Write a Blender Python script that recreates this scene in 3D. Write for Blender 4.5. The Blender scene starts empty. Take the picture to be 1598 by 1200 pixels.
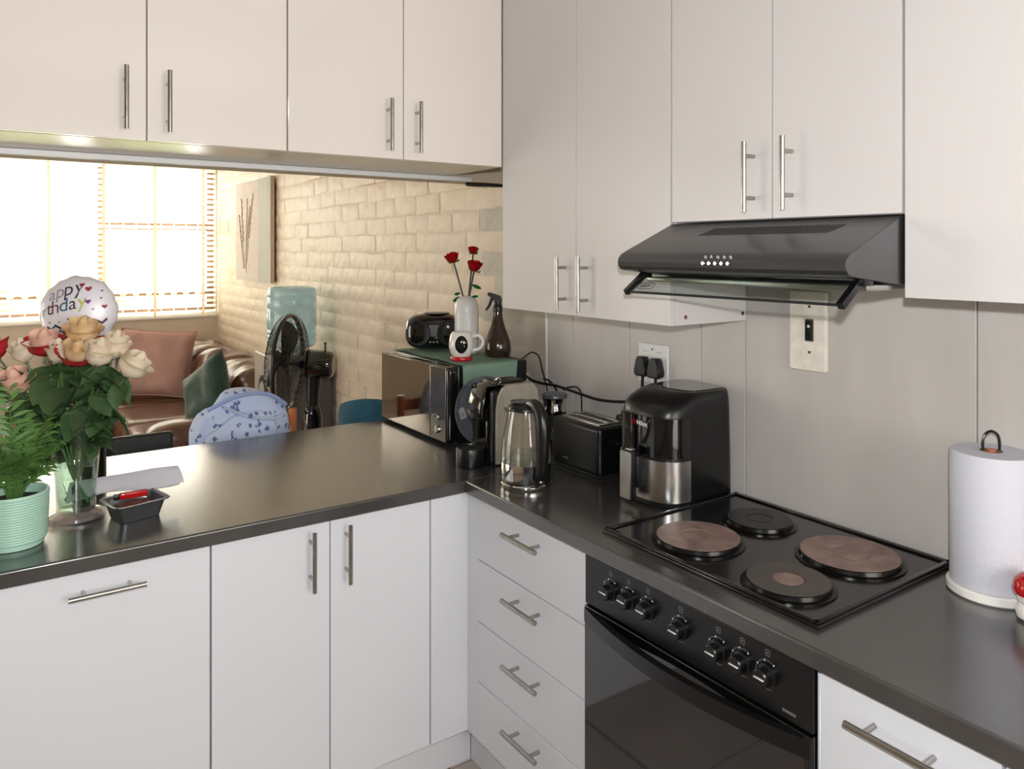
import bpy, bmesh, math, random
from math import sin, cos, pi, radians, sqrt
from mathutils import Vector, Matrix, noise

random.seed(11)
S = bpy.context.scene
C = S.collection

# ------------------------------------------------------------------ camera
cam = bpy.data.cameras.new('camera')
cam_o = bpy.data.objects.new('camera', cam)
C.objects.link(cam_o)
cam_o.location = (0, 0, 1.595)
cam_o.rotation_euler = (radians(90), 0, radians(-34.5))
cam.sensor_width = 36
cam.lens = 1190 / 1598 * 36
cam.shift_y = -208 / 1598
cam.clip_start = .02
S.camera = cam_o

# ------------------------------------------------------------------ world and light
w = bpy.data.worlds.new('sky')
S.world = w
w.use_nodes = True
bg = w.node_tree.nodes['Background']
bg.inputs[0].default_value = (1.0, .965, .915, 1)
bg.inputs[1].default_value = 17.6

def portal(name, loc, rot, sx, sy):
    l = bpy.data.lights.new(name, 'AREA')
    l.shape = 'RECTANGLE'; l.size = sx; l.size_y = sy
    l.cycles.is_portal = True
    o = bpy.data.objects.new(name, l)
    C.objects.link(o); o.location = loc; o.rotation_euler = rot
portal('portal_living_window', (.17, 7.62, 1.72), (radians(90), 0, radians(180)), 3.2, 1.45)
portal('portal_kitchen_window', (.985, -1.96, 1.675), (radians(90), 0, 0), 1.47, 1.35)
portal('portal_patio_door', (-2.68, 4.8, 1.05), (radians(90), 0, radians(-90)), 2.4, 2.1)

fl = bpy.data.lights.new('camera_flash', 'SPOT')       # the camera's own flash, just above the lens
fl.energy = 96; fl.shadow_soft_size = .018; fl.color = (.95, .97, 1.0)
fl.spot_size = radians(120); fl.spot_blend = .6
flo = bpy.data.objects.new('camera_flash', fl)
C.objects.link(flo); flo.location = (-.01, -.03, 1.70); flo.rotation_euler = (radians(84), 0, radians(-34.5))

S.view_settings.view_transform = 'Standard'
S.view_settings.look = 'None'
S.view_settings.exposure = 0
S.view_settings.gamma = 1
S.view_settings.use_curve_mapping = False

# ------------------------------------------------------------------ materials
def lin(c):
    c = c / 255
    return c / 12.92 if c <= .04045 else ((c + .055) / 1.055) ** 2.4
def rgb(r, g, b): return (lin(r), lin(g), lin(b), 1)

def mat(name, col, rough=.5, metal=0, spec=.5, var=0, vscale=8, bump=0, bscale=40, coat=0, detail=4,
        aniso=None, emis=None, crough=.05, sheen=0, transl=0, stretch=(1, 1, 1), col2=None, bdist=.004):
    m = bpy.data.materials.new(name); m.use_nodes = True
    nt = m.node_tree; p = nt.nodes['Principled BSDF']
    col = rgb(*col)
    p.inputs['Base Color'].default_value = col
    p.inputs['Roughness'].default_value = rough
    p.inputs['Metallic'].default_value = metal
    p.inputs['Specular IOR Level'].default_value = spec
    p.inputs['Coat Weight'].default_value = coat
    p.inputs['Coat Roughness'].default_value = crough
    if sheen: p.inputs['Sheen Weight'].default_value = sheen
    tc = nt.nodes.new('ShaderNodeTexCoord'); mp = nt.nodes.new('ShaderNodeMapping')
    mp.inputs['Scale'].default_value = stretch
    nt.links.new(tc.outputs['Object'], mp.inputs['Vector'])
    if var or col2:
        n = nt.nodes.new('ShaderNodeTexNoise'); n.inputs['Scale'].default_value = vscale; n.inputs['Detail'].default_value = detail
        nt.links.new(mp.outputs[0], n.inputs['Vector'])
        r = nt.nodes.new('ShaderNodeValToRGB')
        a = tuple(min(1, x * (1 - var)) for x in col[:3]) + (1,)
        b = rgb(*col2) if col2 else tuple(min(1, x * (1 + var)) for x in col[:3]) + (1,)
        r.color_ramp.elements[0].position = .32; r.color_ramp.elements[0].color = a
        r.color_ramp.elements[1].position = .68; r.color_ramp.elements[1].color = b
        nt.links.new(n.outputs['Fac'], r.inputs[0]); nt.links.new(r.outputs[0], p.inputs['Base Color'])
    if bump:
        n2 = nt.nodes.new('ShaderNodeTexNoise'); n2.inputs['Scale'].default_value = bscale; n2.inputs['Detail'].default_value = 5
        nt.links.new(mp.outputs[0], n2.inputs['Vector'])
        bn = nt.nodes.new('ShaderNodeBump'); bn.inputs['Strength'].default_value = bump; bn.inputs['Distance'].default_value = bdist
        nt.links.new(n2.outputs['Fac'], bn.inputs['Height']); nt.links.new(bn.outputs[0], p.inputs['Normal'])
    if emis:
        p.inputs['Emission Color'].default_value = col; p.inputs['Emission Strength'].default_value = emis
    if transl:
        out = nt.nodes['Material Output']
        tr = nt.nodes.new('ShaderNodeBsdfTranslucent'); tr.inputs[0].default_value = col
        mx = nt.nodes.new('ShaderNodeMixShader'); mx.inputs[0].default_value = transl
        nt.links.new(p.outputs[0], mx.inputs[1]); nt.links.new(tr.outputs[0], mx.inputs[2]); nt.links.new(mx.outputs[0], out.inputs[0])
    return m

def glass(name, tint=(255, 255, 255), refl=.12, rough=.02, body=0, bodycol=(255, 255, 255)):
    m = bpy.data.materials.new(name); m.use_nodes = True
    nt = m.node_tree; nt.nodes.remove(nt.nodes['Principled BSDF'])
    out = nt.nodes['Material Output']
    t = nt.nodes.new('ShaderNodeBsdfTransparent'); t.inputs[0].default_value = rgb(*tint)
    g = nt.nodes.new('ShaderNodeBsdfGlossy'); g.inputs['Roughness'].default_value = rough; g.inputs[0].default_value = (1, 1, 1, 1)
    lw = nt.nodes.new('ShaderNodeLayerWeight'); lw.inputs[0].default_value = .5
    pw = nt.nodes.new('ShaderNodeMath'); pw.operation = 'POWER'; pw.inputs[1].default_value = 3.5
    nt.links.new(lw.outputs['Facing'], pw.inputs[0])
    mth = nt.nodes.new('ShaderNodeMath'); mth.operation = 'MULTIPLY_ADD'
    mth.inputs[1].default_value = .55; mth.inputs[2].default_value = refl * .5
    nt.links.new(pw.outputs[0], mth.inputs[0])
    mx = nt.nodes.new('ShaderNodeMixShader')
    nt.links.new(mth.outputs[0], mx.inputs[0]); nt.links.new(t.outputs[0], mx.inputs[1]); nt.links.new(g.outputs[0], mx.inputs[2])
    last = mx
    if body:
        df = nt.nodes.new('ShaderNodeBsdfDiffuse'); df.inputs[0].default_value = rgb(*bodycol)
        m2 = nt.nodes.new('ShaderNodeMixShader'); m2.inputs[0].default_value = body
        nt.links.new(mx.outputs[0], m2.inputs[1]); nt.links.new(df.outputs[0], m2.inputs[2]); last = m2
    nt.links.new(last.outputs[0], out.inputs[0])
    return m

def steel(name, col=(190, 188, 184), rough=.28, stretch=(1, 1, 60)):
    return mat(name, col, rough, 1, var=.12, vscale=12, stretch=stretch, bump=.05, bscale=30)

M = dict(
    gloss_white=mat('gloss white laminate', (226, 217, 209), .12, coat=.4, var=.01, vscale=2),
    satin_white=mat('satin white laminate', (218, 219, 223), .34, var=.012, vscale=2),
    wall_unit=mat('warm white laminate', (212, 207, 204), .26, var=.012, vscale=2),
    carcass=mat('carcass board', (200, 197, 194), .5),
    underside=mat('melamine underside', (190, 178, 160), .24, spec=.8, var=.04, vscale=5),
    worktop=mat('charcoal worktop', (61, 59, 57), .22, spec=1.0, coat=.45, crough=.17, var=.22, vscale=5, detail=8, bump=.08, bscale=220, bdist=.0008),
    steel=steel('brushed steel', stretch=(1, 1, 1)),
    steel_h=steel('brushed steel handle', (172, 168, 162), .27, stretch=(3, 3, 3)),
    chrome=mat('chrome', (215, 213, 210), .08, 1),
    black_gloss=mat('gloss black', (10, 10, 11), .07, coat=.6),
    black=mat('black plastic', (14, 14, 15), .32),
    black_mat=mat('matt black', (19, 19, 20), .55),
    black_glass=mat('black oven glass', (9, 10, 10), .045, spec=.9, coat=.5),
    hood_black=mat('hood black paint', (38, 37, 36), .33, spec=.9, var=.06, vscale=140, bump=.03, bscale=300),
    tile=mat('stone look tile', (196, 190, 184), .34, var=.07, vscale=3.2, detail=6, bump=.06, bscale=60, stretch=(1, 1.8, .5)),
    grout=mat('grout', (120, 108, 98), .8),
    brick_cream=mat('cream painted brick', (208, 190, 168), .5, var=.05, vscale=9, bump=.5, bscale=15, bdist=.007),
    brick_grey=mat('grey painted brick', (186, 176, 162), .6, var=.07, vscale=9, bump=.5, bscale=26, bdist=.005),
    plaster=mat('cream plaster', (212, 196, 174), .7, var=.03, vscale=4, bump=.15, bscale=40),
    plaster_white=mat('white plaster', (222, 218, 212), .7, var=.02, vscale=4),
    floor_tile=mat('floor tile', (176, 164, 154), .3, var=.08, vscale=5, bump=.04, bscale=60),
    floor_grout=mat('floor grout', (70, 60, 54), .9),
    white=mat('white plastic', (226, 225, 222), .35),
    dirty_white=mat('worn white plate', (236, 228, 214), .45, var=.09, vscale=30),
    hob=mat('hob enamel', (15, 15, 15), .22, spec=.6, coat=.3),
    plate_rust=mat('worn iron plate', (146, 122, 114), .5, .35, var=.25, vscale=30, detail=6),
    plate_dark=mat('dark iron plate', (40, 40, 40), .36, .3, var=.25, vscale=30),
    plate_grey=mat('grey iron plate', (96, 93, 86), .42, .35, var=.3, vscale=18, col2=(92, 80, 74)),
    plate_rim=mat('plate rim', (48, 47, 46), .22, .9),
    brown=mat('brown spray bottle', (50, 35, 25), .14, coat=.3),
    greige=mat('champagne panel', (176, 168, 152), .4, .35, var=.06, vscale=60),
    green_cloth=mat('green cloth', (166, 200, 176), .9, var=.1, vscale=140, bump=.3, bscale=500, bdist=.001),
    porcelain=mat('white porcelain', (228, 223, 216), .14, coat=.4),
    vase_white=mat('white ceramic', (216, 214, 212), .3),
    red=mat('red plastic', (196, 20, 26), .2, coat=.3),
    red_gloss=mat('gloss red', (178, 22, 22), .1, coat=.5),
    leaf_toy=mat('green plastic leaf', (30, 132, 66), .25),
    mint=mat('mint ceramic', (170, 208, 188), .42),
    soil=mat('soil', (40, 30, 24), .9, bump=.8, bscale=80, var=.4, vscale=60),
    palm=mat('palm leaf', (98, 138, 70), .45, var=.3, vscale=14, transl=.3),
    rose_leaf=mat('rose leaf', (78, 106, 66), .42, var=.3, vscale=12, transl=.2),
    stem=mat('green stem', (74, 104, 52), .5, var=.15, vscale=20),
    petal_cream=mat('cream petal', (246, 232, 208), .55, var=.05, vscale=30, transl=.3),
    petal_red=mat('red edged petal', (186, 34, 44), .5, var=.25, vscale=24, transl=.2),
    petal_pink=mat('pink petal', (248, 206, 184), .55, var=.06, vscale=30, transl=.3),
    petal_yellow=mat('yellow petal', (242, 206, 146), .5, var=.1, vscale=30, col2=(248, 226, 186), transl=.3),
    foil=mat('white foil balloon', (228, 224, 230), .42, .1, bump=.12, bscale=40, coat=.3),
    bottle_glass=mat('dark green bottle', (6, 12, 9), .05, coat=.7),
    gold=mat('copper foil', (176, 124, 92), .35, .8),
    paper=mat('white paper', (228, 226, 232), .8, bump=.1, bscale=20),
    white_wood=mat('white painted wood', (230, 227, 220), .5, var=.06, vscale=30),
    towel=mat('kitchen paper', (208, 208, 216), .9, bump=.5, bscale=90, bdist=.002),
    alu=mat('aluminium foil', (178, 178, 180), .24, 1, bump=.3, bscale=60),
    alu_dark=mat('foil tray outside', (140, 142, 146), .3, .9, bump=.15, bscale=40),
    food=mat('roast leftovers', (96, 48, 40), .35, var=.4, vscale=50, bump=.6, bscale=60),
    leather=mat('brown leather', (92, 60, 44), .27, spec=.75, var=.16, vscale=5, bump=.3, bscale=16, bdist=.012),
    leather_dark=mat('dark leather', (66, 42, 32), .36, var=.12, vscale=6, bump=.2, bscale=30),
    cushion_pink=mat('dusty pink cotton', (174, 136, 124), .85, var=.08, vscale=9, bump=.5, bscale=9, bdist=.02),
    cushion_green=mat('green velvet', (17, 54, 40), .7, var=.25, vscale=10, bump=.6, bscale=9, bdist=.02, sheen=.3),
    wood=mat('orange wood', (176, 106, 68), .3, var=.14, vscale=10, stretch=(6, 6, .6)),
    teal=mat('teal upholstery', (22, 84, 104), .7, var=.1, vscale=20),
    cooler_silver=mat('silver plastic', (186, 176, 164), .35, .4),
    cooler_grey=mat('dark grey panel', (84, 82, 84), .5),
    frame_brown=mat('bronze window frame', (146, 116, 92), .5),
    slat=mat('white blind slat', (252, 250, 245), .5, transl=.7),
    tape=mat('cream ladder tape', (250, 234, 212), .8, transl=.45),
    bar_white=mat('white burglar bar', (245, 240, 230), .5),
    hedge=mat('garden hedge', (140, 168, 104), .8, var=.4, vscale=10),
    canvas_side=mat('canvas edge', (206, 178, 148), .7),
    canvas_grey=mat('grey paint', (176, 172, 160), .7, var=.06, vscale=10, stretch=(1, 1, .2), bump=.2, bscale=40),
    canvas_pink=mat('pink paint', (206, 184, 168), .75, var=.09, vscale=12, bump=.5, bscale=36, col2=(196, 190, 184)),
    relief=mat('plaster relief', (190, 164, 150), .7, var=.2, vscale=60, bump=.5, bscale=80),
    rubber=mat('black cable', (12, 12, 12), .45),
    print_white=mat('white print', (214, 214, 210), .5),
    print_grey=mat('grey print', (110, 112, 112), .5),
    print_dark=mat('dark print', (40, 42, 42), .5),
    ink_purple=mat('ink plum', (54, 34, 52), .5), ink_maroon=mat('ink maroon', (96, 50, 60), .5),
    ink_teal=mat('ink teal', (44, 92, 110), .5), ink_lime=mat('ink lime', (176, 180, 78), .5),
    ink_glare=mat('ink washed out by glare', (150, 142, 148), .5), ink_red=mat('ink red', (146, 34, 44), .5), ink_violet=mat('ink violet', (112, 42, 120), .5),  # grey letters: overexposed balloon edge painted into the ink colour
    mirror=mat('mirrored microwave door', (128, 120, 112), .06, 1),
    mirror_panel=mat('dark steel panel', (112, 106, 100), .2, 1, var=.1, vscale=20),
    screw=mat('dark screw', (46, 42, 40), .5), rustcap=mat('brown cover cap', (128, 72, 58), .5),
    smoke=mat('grey lid', (78, 80, 84), .25),
    sleeve=mat('floral handle', (150, 170, 214), .8),
    glass_clear=glass('clear glass', (250, 252, 250), .10),
    glass_vase=glass('vase glass', (240, 246, 240), .12),
    glass_foot=glass('thick foot glass', (232, 226, 224), .3, .05, .22, (186, 174, 172)),
    glass_kettle=glass('kettle glass', (248, 245, 240), .2, .04, .05, (210, 200, 188)),
    glass_visor=glass('visor glass', (238, 243, 241), .12, .03),
    glass_plate=glass('turntable glass', (212, 218, 224), .16, .06, .22, (160, 166, 176)),
    glass_water=glass('blue water bottle', (212, 232, 240), .12, .05, .30, (170, 204, 214)),
    water=glass('water', (236, 244, 242), .1, .02),
    door_glass=glass('light-dimming patio glass', (195, 195, 193), .04),  # tint added to hold down daylight from the unseen patio door
    dimming_glass=glass('light-dimming kitchen pane', (230, 230, 230), .04),  # tint added to set how much light the unseen back window gives
    window_glass=glass('window pane', (252, 253, 252), .04),
)
# floral cotton: pale blue with small darker sprigs (flat print)
def floral():
    m = mat('floral cotton', (168, 184, 220), .85, bump=.35, bscale=8, bdist=.02)
    nt = m.node_tree; p = nt.nodes['Principled BSDF']
    tc = nt.nodes.new('ShaderNodeTexCoord')
    v = nt.nodes.new('ShaderNodeTexVoronoi'); v.inputs['Scale'].default_value = 30
    n = nt.nodes.new('ShaderNodeTexNoise'); n.inputs['Scale'].default_value = 95; n.inputs['Detail'].default_value = 3
    nt.links.new(tc.outputs['Object'], v.inputs['Vector']); nt.links.new(tc.outputs['Object'], n.inputs['Vector'])
    a = nt.nodes.new('ShaderNodeMath'); a.operation = 'MULTIPLY_ADD'; a.inputs[1].default_value = .85; a.inputs[2].default_value = 0
    nt.links.new(n.outputs['Fac'], a.inputs[0])
    s = nt.nodes.new('ShaderNodeMath'); s.operation = 'ADD'
    nt.links.new(v.outputs['Distance'], s.inputs[0]); nt.links.new(a.outputs[0], s.inputs[1])
    r = nt.nodes.new('ShaderNodeValToRGB')
    r.color_ramp.elements[0].position = .63; r.color_ramp.elements[0].color = rgb(96, 112, 160)
    r.color_ramp.elements[1].position = .70; r.color_ramp.elements[1].color = rgb(192, 206, 234)
    nt.links.new(s.outputs[0], r.inputs[0]); nt.links.new(r.outputs[0], p.inputs['Base Color'])
    return m
M['floral'] = floral()

# ------------------------------------------------------------------ mesh helpers
def B(): return bmesh.new()

def bev(bm, geom_faces, r, seg=2):
    es = set()
    for f in geom_faces: es.update(f.edges)
    if r > 0: bmesh.ops.bevel(bm, geom=list(es), offset=r, segments=seg, affect='EDGES', profile=.5)

def box(bm, x0, x1, y0, y1, z0, z1, r=0, seg=2):
    vs = [bm.verts.new((x, y, z)) for z in (z0, z1) for x, y in ((x0, y0), (x1, y0), (x1, y1), (x0, y1))]
    fs = [bm.faces.new([vs[i] for i in q]) for q in ((3, 2, 1, 0), (4, 5, 6, 7), (0, 1, 5, 4), (1, 2, 6, 5), (2, 3, 7, 6), (3, 0, 4, 7))]
    if r: bev(bm, fs, r, seg)
    return bm

def frame_of(d):
    d = Vector(d).normalized()
    a = Vector((0, 0, 1)) if abs(d.z) < .95 else Vector((1, 0, 0))
    x = a.cross(d).normalized(); y = d.cross(x)
    return x, y, d

def rings(bm, rs, cap0=True, cap1=True, closed=False):
    for i in range(len(rs) - 1 + (1 if closed else 0)):
        a, b = rs[i], rs[(i + 1) % len(rs)]
        n = len(a)
        for j in range(n):
            bm.faces.new((a[j], a[(j + 1) % n], b[(j + 1) % n], b[j]))
    if not closed:
        if cap0: bm.faces.new(list(reversed(rs[0])))
        if cap1: bm.faces.new(rs[-1])

def cyl(bm, p0, p1, r0, r1=None, n=20):
    r1 = r0 if r1 is None else r1
    p0, p1 = Vector(p0), Vector(p1); x, y, d = frame_of(p1 - p0)
    rs = []
    for p, r in ((p0, r0), (p1, r1)):
        rs.append([bm.verts.new(p + x * (r * cos(2 * pi * k / n)) + y * (r * sin(2 * pi * k / n))) for k in range(n)])
    rings(bm, rs); return bm

def lathe(bm, prof, c=(0, 0, 0), n=32, cap0=True, cap1=True, wob=None, axis=None):
    c = Vector(c); rs = []
    if axis: ax, ay, ad = frame_of(axis)
    for r, z in prof:
        ring = []
        for k in range(n):
            t = 2 * pi * k / n
            rr = r * (wob(t, z) if wob else 1)
            if axis: p = c + ax * (rr * cos(t)) + ay * (rr * sin(t)) + ad * z
            else: p = c + Vector((rr * cos(t), rr * sin(t), z))
            ring.append(bm.verts.new(p))
        rs.append(ring)
    rings(bm, rs, cap0, cap1); return bm

def smooth_path(pts, sub=6):
    P = [Vector(p) for p in pts]; out = []
    for i in range(len(P) - 1):
        p0 = P[max(i - 1, 0)]; p1 = P[i]; p2 = P[i + 1]; p3 = P[min(i + 2, len(P) - 1)]
        for k in range(sub):
            t = k / sub
            out.append(.5 * ((2 * p1) + (p2 - p0) * t + (2 * p0 - 5 * p1 + 4 * p2 - p3) * t * t + (3 * p1 - p0 - 3 * p2 + p3) * t ** 3))
    out.append(P[-1]); return out

def tube(bm, pts, r, n=8, sub=0, closed=False, flat=1):
    P = smooth_path(pts, sub) if sub else [Vector(p) for p in pts]
    N = len(P); rs = []; up = None
    for i, p in enumerate(P):
        if closed: d = P[(i + 1) % N] - P[i - 1]
        else: d = P[min(i + 1, N - 1)] - P[max(i - 1, 0)]
        d.normalize()
        if up is None: x, y, _ = frame_of(d)
        else:
            x = (up - d * up.dot(d)).normalized(); y = d.cross(x)
        up = x
        rr = r(i / (N - 1)) if callable(r) else r
        rs.append([bm.verts.new(p + x * (rr * cos(2 * pi * k / n)) + y * (rr * flat * sin(2 * pi * k / n))) for k in range(n)])
    rings(bm, rs, closed=closed); return bm

def prism(bm, poly, axis, a0, a1, r=0, seg=2):
    """extrude a 2-D outline along x, y or z"""
    def pt(u, v, a):
        return {'x': (a, u, v), 'y': (u, a, v), 'z': (u, v, a)}[axis]
    v0 = [bm.verts.new(pt(u, v, a0)) for u, v in poly]; v1 = [bm.verts.new(pt(u, v, a1)) for u, v in poly]
    fs = [bm.faces.new(v0), bm.faces.new(list(reversed(v1)))]
    n = len(poly)
    for i in range(n): fs.append(bm.faces.new((v0[i], v1[i], v1[(i + 1) % n], v0[(i + 1) % n])))
    bmesh.ops.recalc_face_normals(bm, faces=fs)
    if r:
        es = set(fs[0].edges) | set(fs[1].edges)
        bmesh.ops.bevel(bm, geom=list(es), offset=r, segments=seg, affect='EDGES', profile=.5)
    return bm

def rrect(cx, cy, w, h, r, n=5):
    out = []
    for qx, qy, a in ((1, 1, 0), (-1, 1, 90), (-1, -1, 180), (1, -1, 270)):
        for k in range(n + 1):
            t = radians(a + 90 * k / n)
            out.append((cx + qx * (w / 2 - r) + r * cos(t), cy + qy * (h / 2 - r) + r * sin(t)))
    return out

def superq(bm, c, half, e=4, nu=28, nv=18, disp=None):
    """soft box"""
    c = Vector(c)
    def sg(v, p): return math.copysign(abs(v) ** p, v)
    q = 2 / e; rs = []
    for j in range(1, nv):
        v = -pi / 2 + pi * j / nv; ring = []
        for i in range(nu):
            u = 2 * pi * i / nu
            p = Vector((half[0] * sg(cos(v), q) * sg(cos(u), q), half[1] * sg(cos(v), q) * sg(sin(u), q), half[2] * sg(sin(v), q)))
            if disp: p = disp(p)
            ring.append(bm.verts.new(c + p))
        rs.append(ring)
    rings(bm, rs, False, False)
    for ring, z in ((rs[0], -1), (rs[-1], 1)):
        p = Vector((0, 0, z * half[2]))
        if disp: p = disp(p)
        t = bm.verts.new(c + p); n = len(ring)
        for i in range(n):
            bm.faces.new((ring[(i + 1) % n], ring[i], t) if z < 0 else (ring[i], ring[(i + 1) % n], t))
    return bm

def ellipsoid(bm, c, half, nu=16, nv=10): return superq(bm, c, half, 2, nu, nv)

def ring_mesh(bm, c, R, r, axis=(0, 0, 1), n=40, m=6, a0=0, a1=2 * pi):
    x, y, d = frame_of(axis); c = Vector(c)
    full = abs(a1 - a0 - 2 * pi) < 1e-6
    pts = [c + x * (R * cos(a0 + (a1 - a0) * k / n)) + y * (R * sin(a0 + (a1 - a0) * k / n)) for k in range(n + (0 if full else 1))]
    return tube(bm, pts, r, m, closed=full)

def obj(name, bm, m, parent=None, off=None, ang=40):
    if off is not None: bmesh.ops.translate(bm, verts=bm.verts, vec=-Vector(off))
    bmesh.ops.recalc_face_normals(bm, faces=bm.faces)
    flat = []
    bm.faces.index_update()
    if ang:                                     # large faces beside narrow bevels keep their true normal
        for f in bm.faces:
            a = f.calc_area()
            nb_ = [g for e in f.edges for g in e.link_faces if g is not f]
            if any(a > 9 * g.calc_area() for g in nb_) and not any(g.calc_area() > a / 9 and .01 < f.normal.angle(g.normal, 3) < radians(ang) for g in nb_): flat.append(f.index)
        bm.faces.index_update()
    me = bpy.data.meshes.new(name); bm.to_mesh(me); bm.free()
    if m is not None: me.materials.append(M[m] if isinstance(m, str) else m)
    if ang:
        for p in me.polygons: p.use_smooth = True
        me.set_sharp_from_angle(angle=radians(ang))
        for i in flat: me.polygons[i].use_smooth = False
    o = bpy.data.objects.new(name, me); C.objects.link(o)
    if parent: o.parent = parent
    return o

def tag(o, label, cat, group=None):
    o['label'] = label; o['category'] = cat
    if group: o['group'] = group
    return o

class Thing:
    """an Empty at the base of a thing; parts are given in world coordinates, or local ones when local=True"""
    def __init__(s, name, label, cat, loc=(0, 0, 0), rotz=0, group=None, local=False):
        s.o = bpy.data.objects.new(name, None); C.objects.link(s.o)
        s.o.empty_display_size = .05
        s.o.location = loc; s.o.rotation_euler = (0, 0, rotz)
        tag(s.o, label, cat, group); s.loc = Vector(loc); s.local = local
    def part(s, name, bm, m, under=None, ang=40, label=None):
        o = obj(name, bm, m, under or s.o, None if s.local else s.loc, ang)
        if label: o['label'] = label
        return o

def struct(name, bm, m, ang=40):
    o = obj(name, bm, m, None, None, ang); o['kind'] = 'structure'; return o

def sub(name, bm, m, parent, label=None, ang=40, stuff=False):
    o = obj(name, bm, m, parent, None, ang)
    if label: o['label'] = label
    if stuff: o['kind'] = 'stuff'
    return o

def dup(o, parent=None, loc=None):
    c = o.copy(); C.objects.link(c); c.parent = parent
    if loc is not None: c.location = loc
    return c

def text_mesh(s, size, shear=0, extr=0, offset=0):
    cu = bpy.data.curves.new('lettering', 'FONT'); cu.body = s; cu.size = size; cu.shear = shear; cu.extrude = extr; cu.offset = offset
    cu.resolution_u = 4; cu.align_x = 'LEFT'
    o = bpy.data.objects.new('lettering', cu); C.objects.link(o)
    dg = bpy.context.evaluated_depsgraph_get(); dg.update()
    me = bpy.data.meshes.new_from_object(o.evaluated_get(dg))
    bpy.data.objects.remove(o); bpy.data.curves.remove(cu)
    bm = B(); bm.from_mesh(me); bpy.data.meshes.remove(me); return bm

def place(bm, origin, ex, ey):
    ex = Vector(ex).normalized(); ey = Vector(ey).normalized(); ez = ex.cross(ey)
    mx = Matrix.Identity(4)
    for i in range(3):
        mx[i][0], mx[i][1], mx[i][2], mx[i][3] = ex[i], ey[i], ez[i], origin[i]
    bmesh.ops.transform(bm, matrix=mx, verts=bm.verts); return bm

# ================================================================== THE SETTING
XW = 1.775                                     # plane of the right-hand wall
bm = B(); box(bm, -2.8, 2.1, -2.2, 7.7, -.12, -.012); floor = struct('floor', bm, 'floor_grout')
tile_bm = B(); box(tile_bm, -.222, .222, -.222, .222, -.012, 0, .003, 1)
t0 = sub('floor_tile', tile_bm, 'floor_tile', floor)
first = True
for i in range(10):
    for j in range(21):
        x = -2.4 + i * .45 + .2; y = -1.98 + j * .45 + .2
        if x > 1.7: continue
        if first: t0.location = (x, y, 0); first = False
        else: dup(t0, floor, (x, y, 0))
bm = B(); box(bm, -2.8, 2.1, -2.2, 7.7, 2.8, 2.92); struct('ceiling', bm, 'plaster_white')

# right wall: plain core, backsplash tiles in the kitchen, painted bricks in the living room
bm = B(); box(bm, XW, 2.05, -2.2, 7.55, 0, 2.8); wall_r = struct('wall_right', bm, 'plaster')
edges = [(2.328, 2.173), (2.173, 1.873), (1.873, 1.563), (1.563, 1.401), (1.401, .7897), (.7897, .178), (.178, -.434), (-.434, -1.046), (-1.046, -1.658), (-1.658, -1.9)]
for y1, y0 in edges:
    bm = B(); box(bm, XW - .012, XW + .002, y0 + .0012, y1 - .0012, .87, 2.1, .0012, 1)
    sub('backsplash_tile', bm, 'tile', wall_r)
bm = B(); box(bm, XW - .006, XW + .004, -1.9, 2.327, .87, 2.1); sub('grout_bed', bm, 'grout', wall_r)
bm = B(); box(bm, XW - .014, XW + .002, 2.328, 2.338, .9, 1.42, .002); sub('edge_trim', bm, 'white', wall_r)

CL, CH = .242, .095
def brick_mesh(k):
    rnd = random.Random(k)
    bm = B(); L = CL - .008; Hh = CH - .008
    nx, nz = 6, 3
    grid = [[None] * (nz + 1) for _ in range(nx + 1)]
    for i in range(nx + 1):
        for j in range(nz + 1):
            y = -L / 2 + L * i / nx; z = -Hh / 2 + Hh * j / nz
            edge = i in (0, nx) or j in (0, nz)
            x = -.003 + (.0036 if edge else 0) + rnd.uniform(-.0009, .0009)
            if i in (0, nx): y += rnd.uniform(-.003, .003)
            if j in (0, nz): z += rnd.uniform(-.003, .003)
            grid[i][j] = bm.verts.new((x, y, z))
    for i in range(nx):
        for j in range(nz): bm.faces.new((grid[i][j], grid[i + 1][j], grid[i + 1][j + 1], grid[i][j + 1]))
    return bm
protos = {}
for pm in ('brick_cream', 'brick_grey'):
    for k in range(7):
        bm = brick_mesh(k)
        me = bpy.data.meshes.new('brick'); bm.to_mesh(me); bm.free(); me.materials.append(M[pm])
        for p in me.polygons: p.use_smooth = True
        protos[pm, k] = me
rest = B(); nb = 0
for row in range(1, 26):
    z = row * CH + .02
    off = (row % 2) * CL / 2
    for i in range(24):
        y = 2.34 + CL / 2 - off + i * CL
        if y < 2.36 or y > 7.42: continue
        if z > 2.46: continue
        dep = .566 * XW + .824 * y
        ztop = 1.595 + dep * (.088 + .03 * min(1, max(0, (y - 2.8) / 4.5)))
        zbot = 1.15 if y < 3.0 else (.86 if y < 4.0 else (.80 if y < 4.6 else .72))
        if y < 2.6: ztop = 1.5
        pm = 'brick_grey' if y < 2.80 else 'brick_cream'
        if zbot <= z <= ztop and nb < 298:
            o = bpy.data.objects.new('brick', protos[pm, random.randrange(7)]); C.objects.link(o); o.parent = wall_r
            o.location = (XW - .0012 + random.uniform(-.0012, .0008), y + random.uniform(-.006, .006), z + random.uniform(-.005, .005)); o.rotation_euler = (radians(random.uniform(-1, 1)), 0, radians(random.uniform(-.25, .25)))
            nb += 1
        else:
            L = CL - .01
            box(rest, XW - .009, XW + .004, y - L / 2, y + L / 2, z - CH / 2 + .005, z + CH / 2 - .005)
bm = B(); box(bm, XW - .0008, XW + .002, 2.339, 2.80, .9, 2.6); sub('grey_paint', bm, 'brick_grey', wall_r)
sub('brickwork', rest, 'brick_cream', wall_r, stuff=True)

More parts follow.
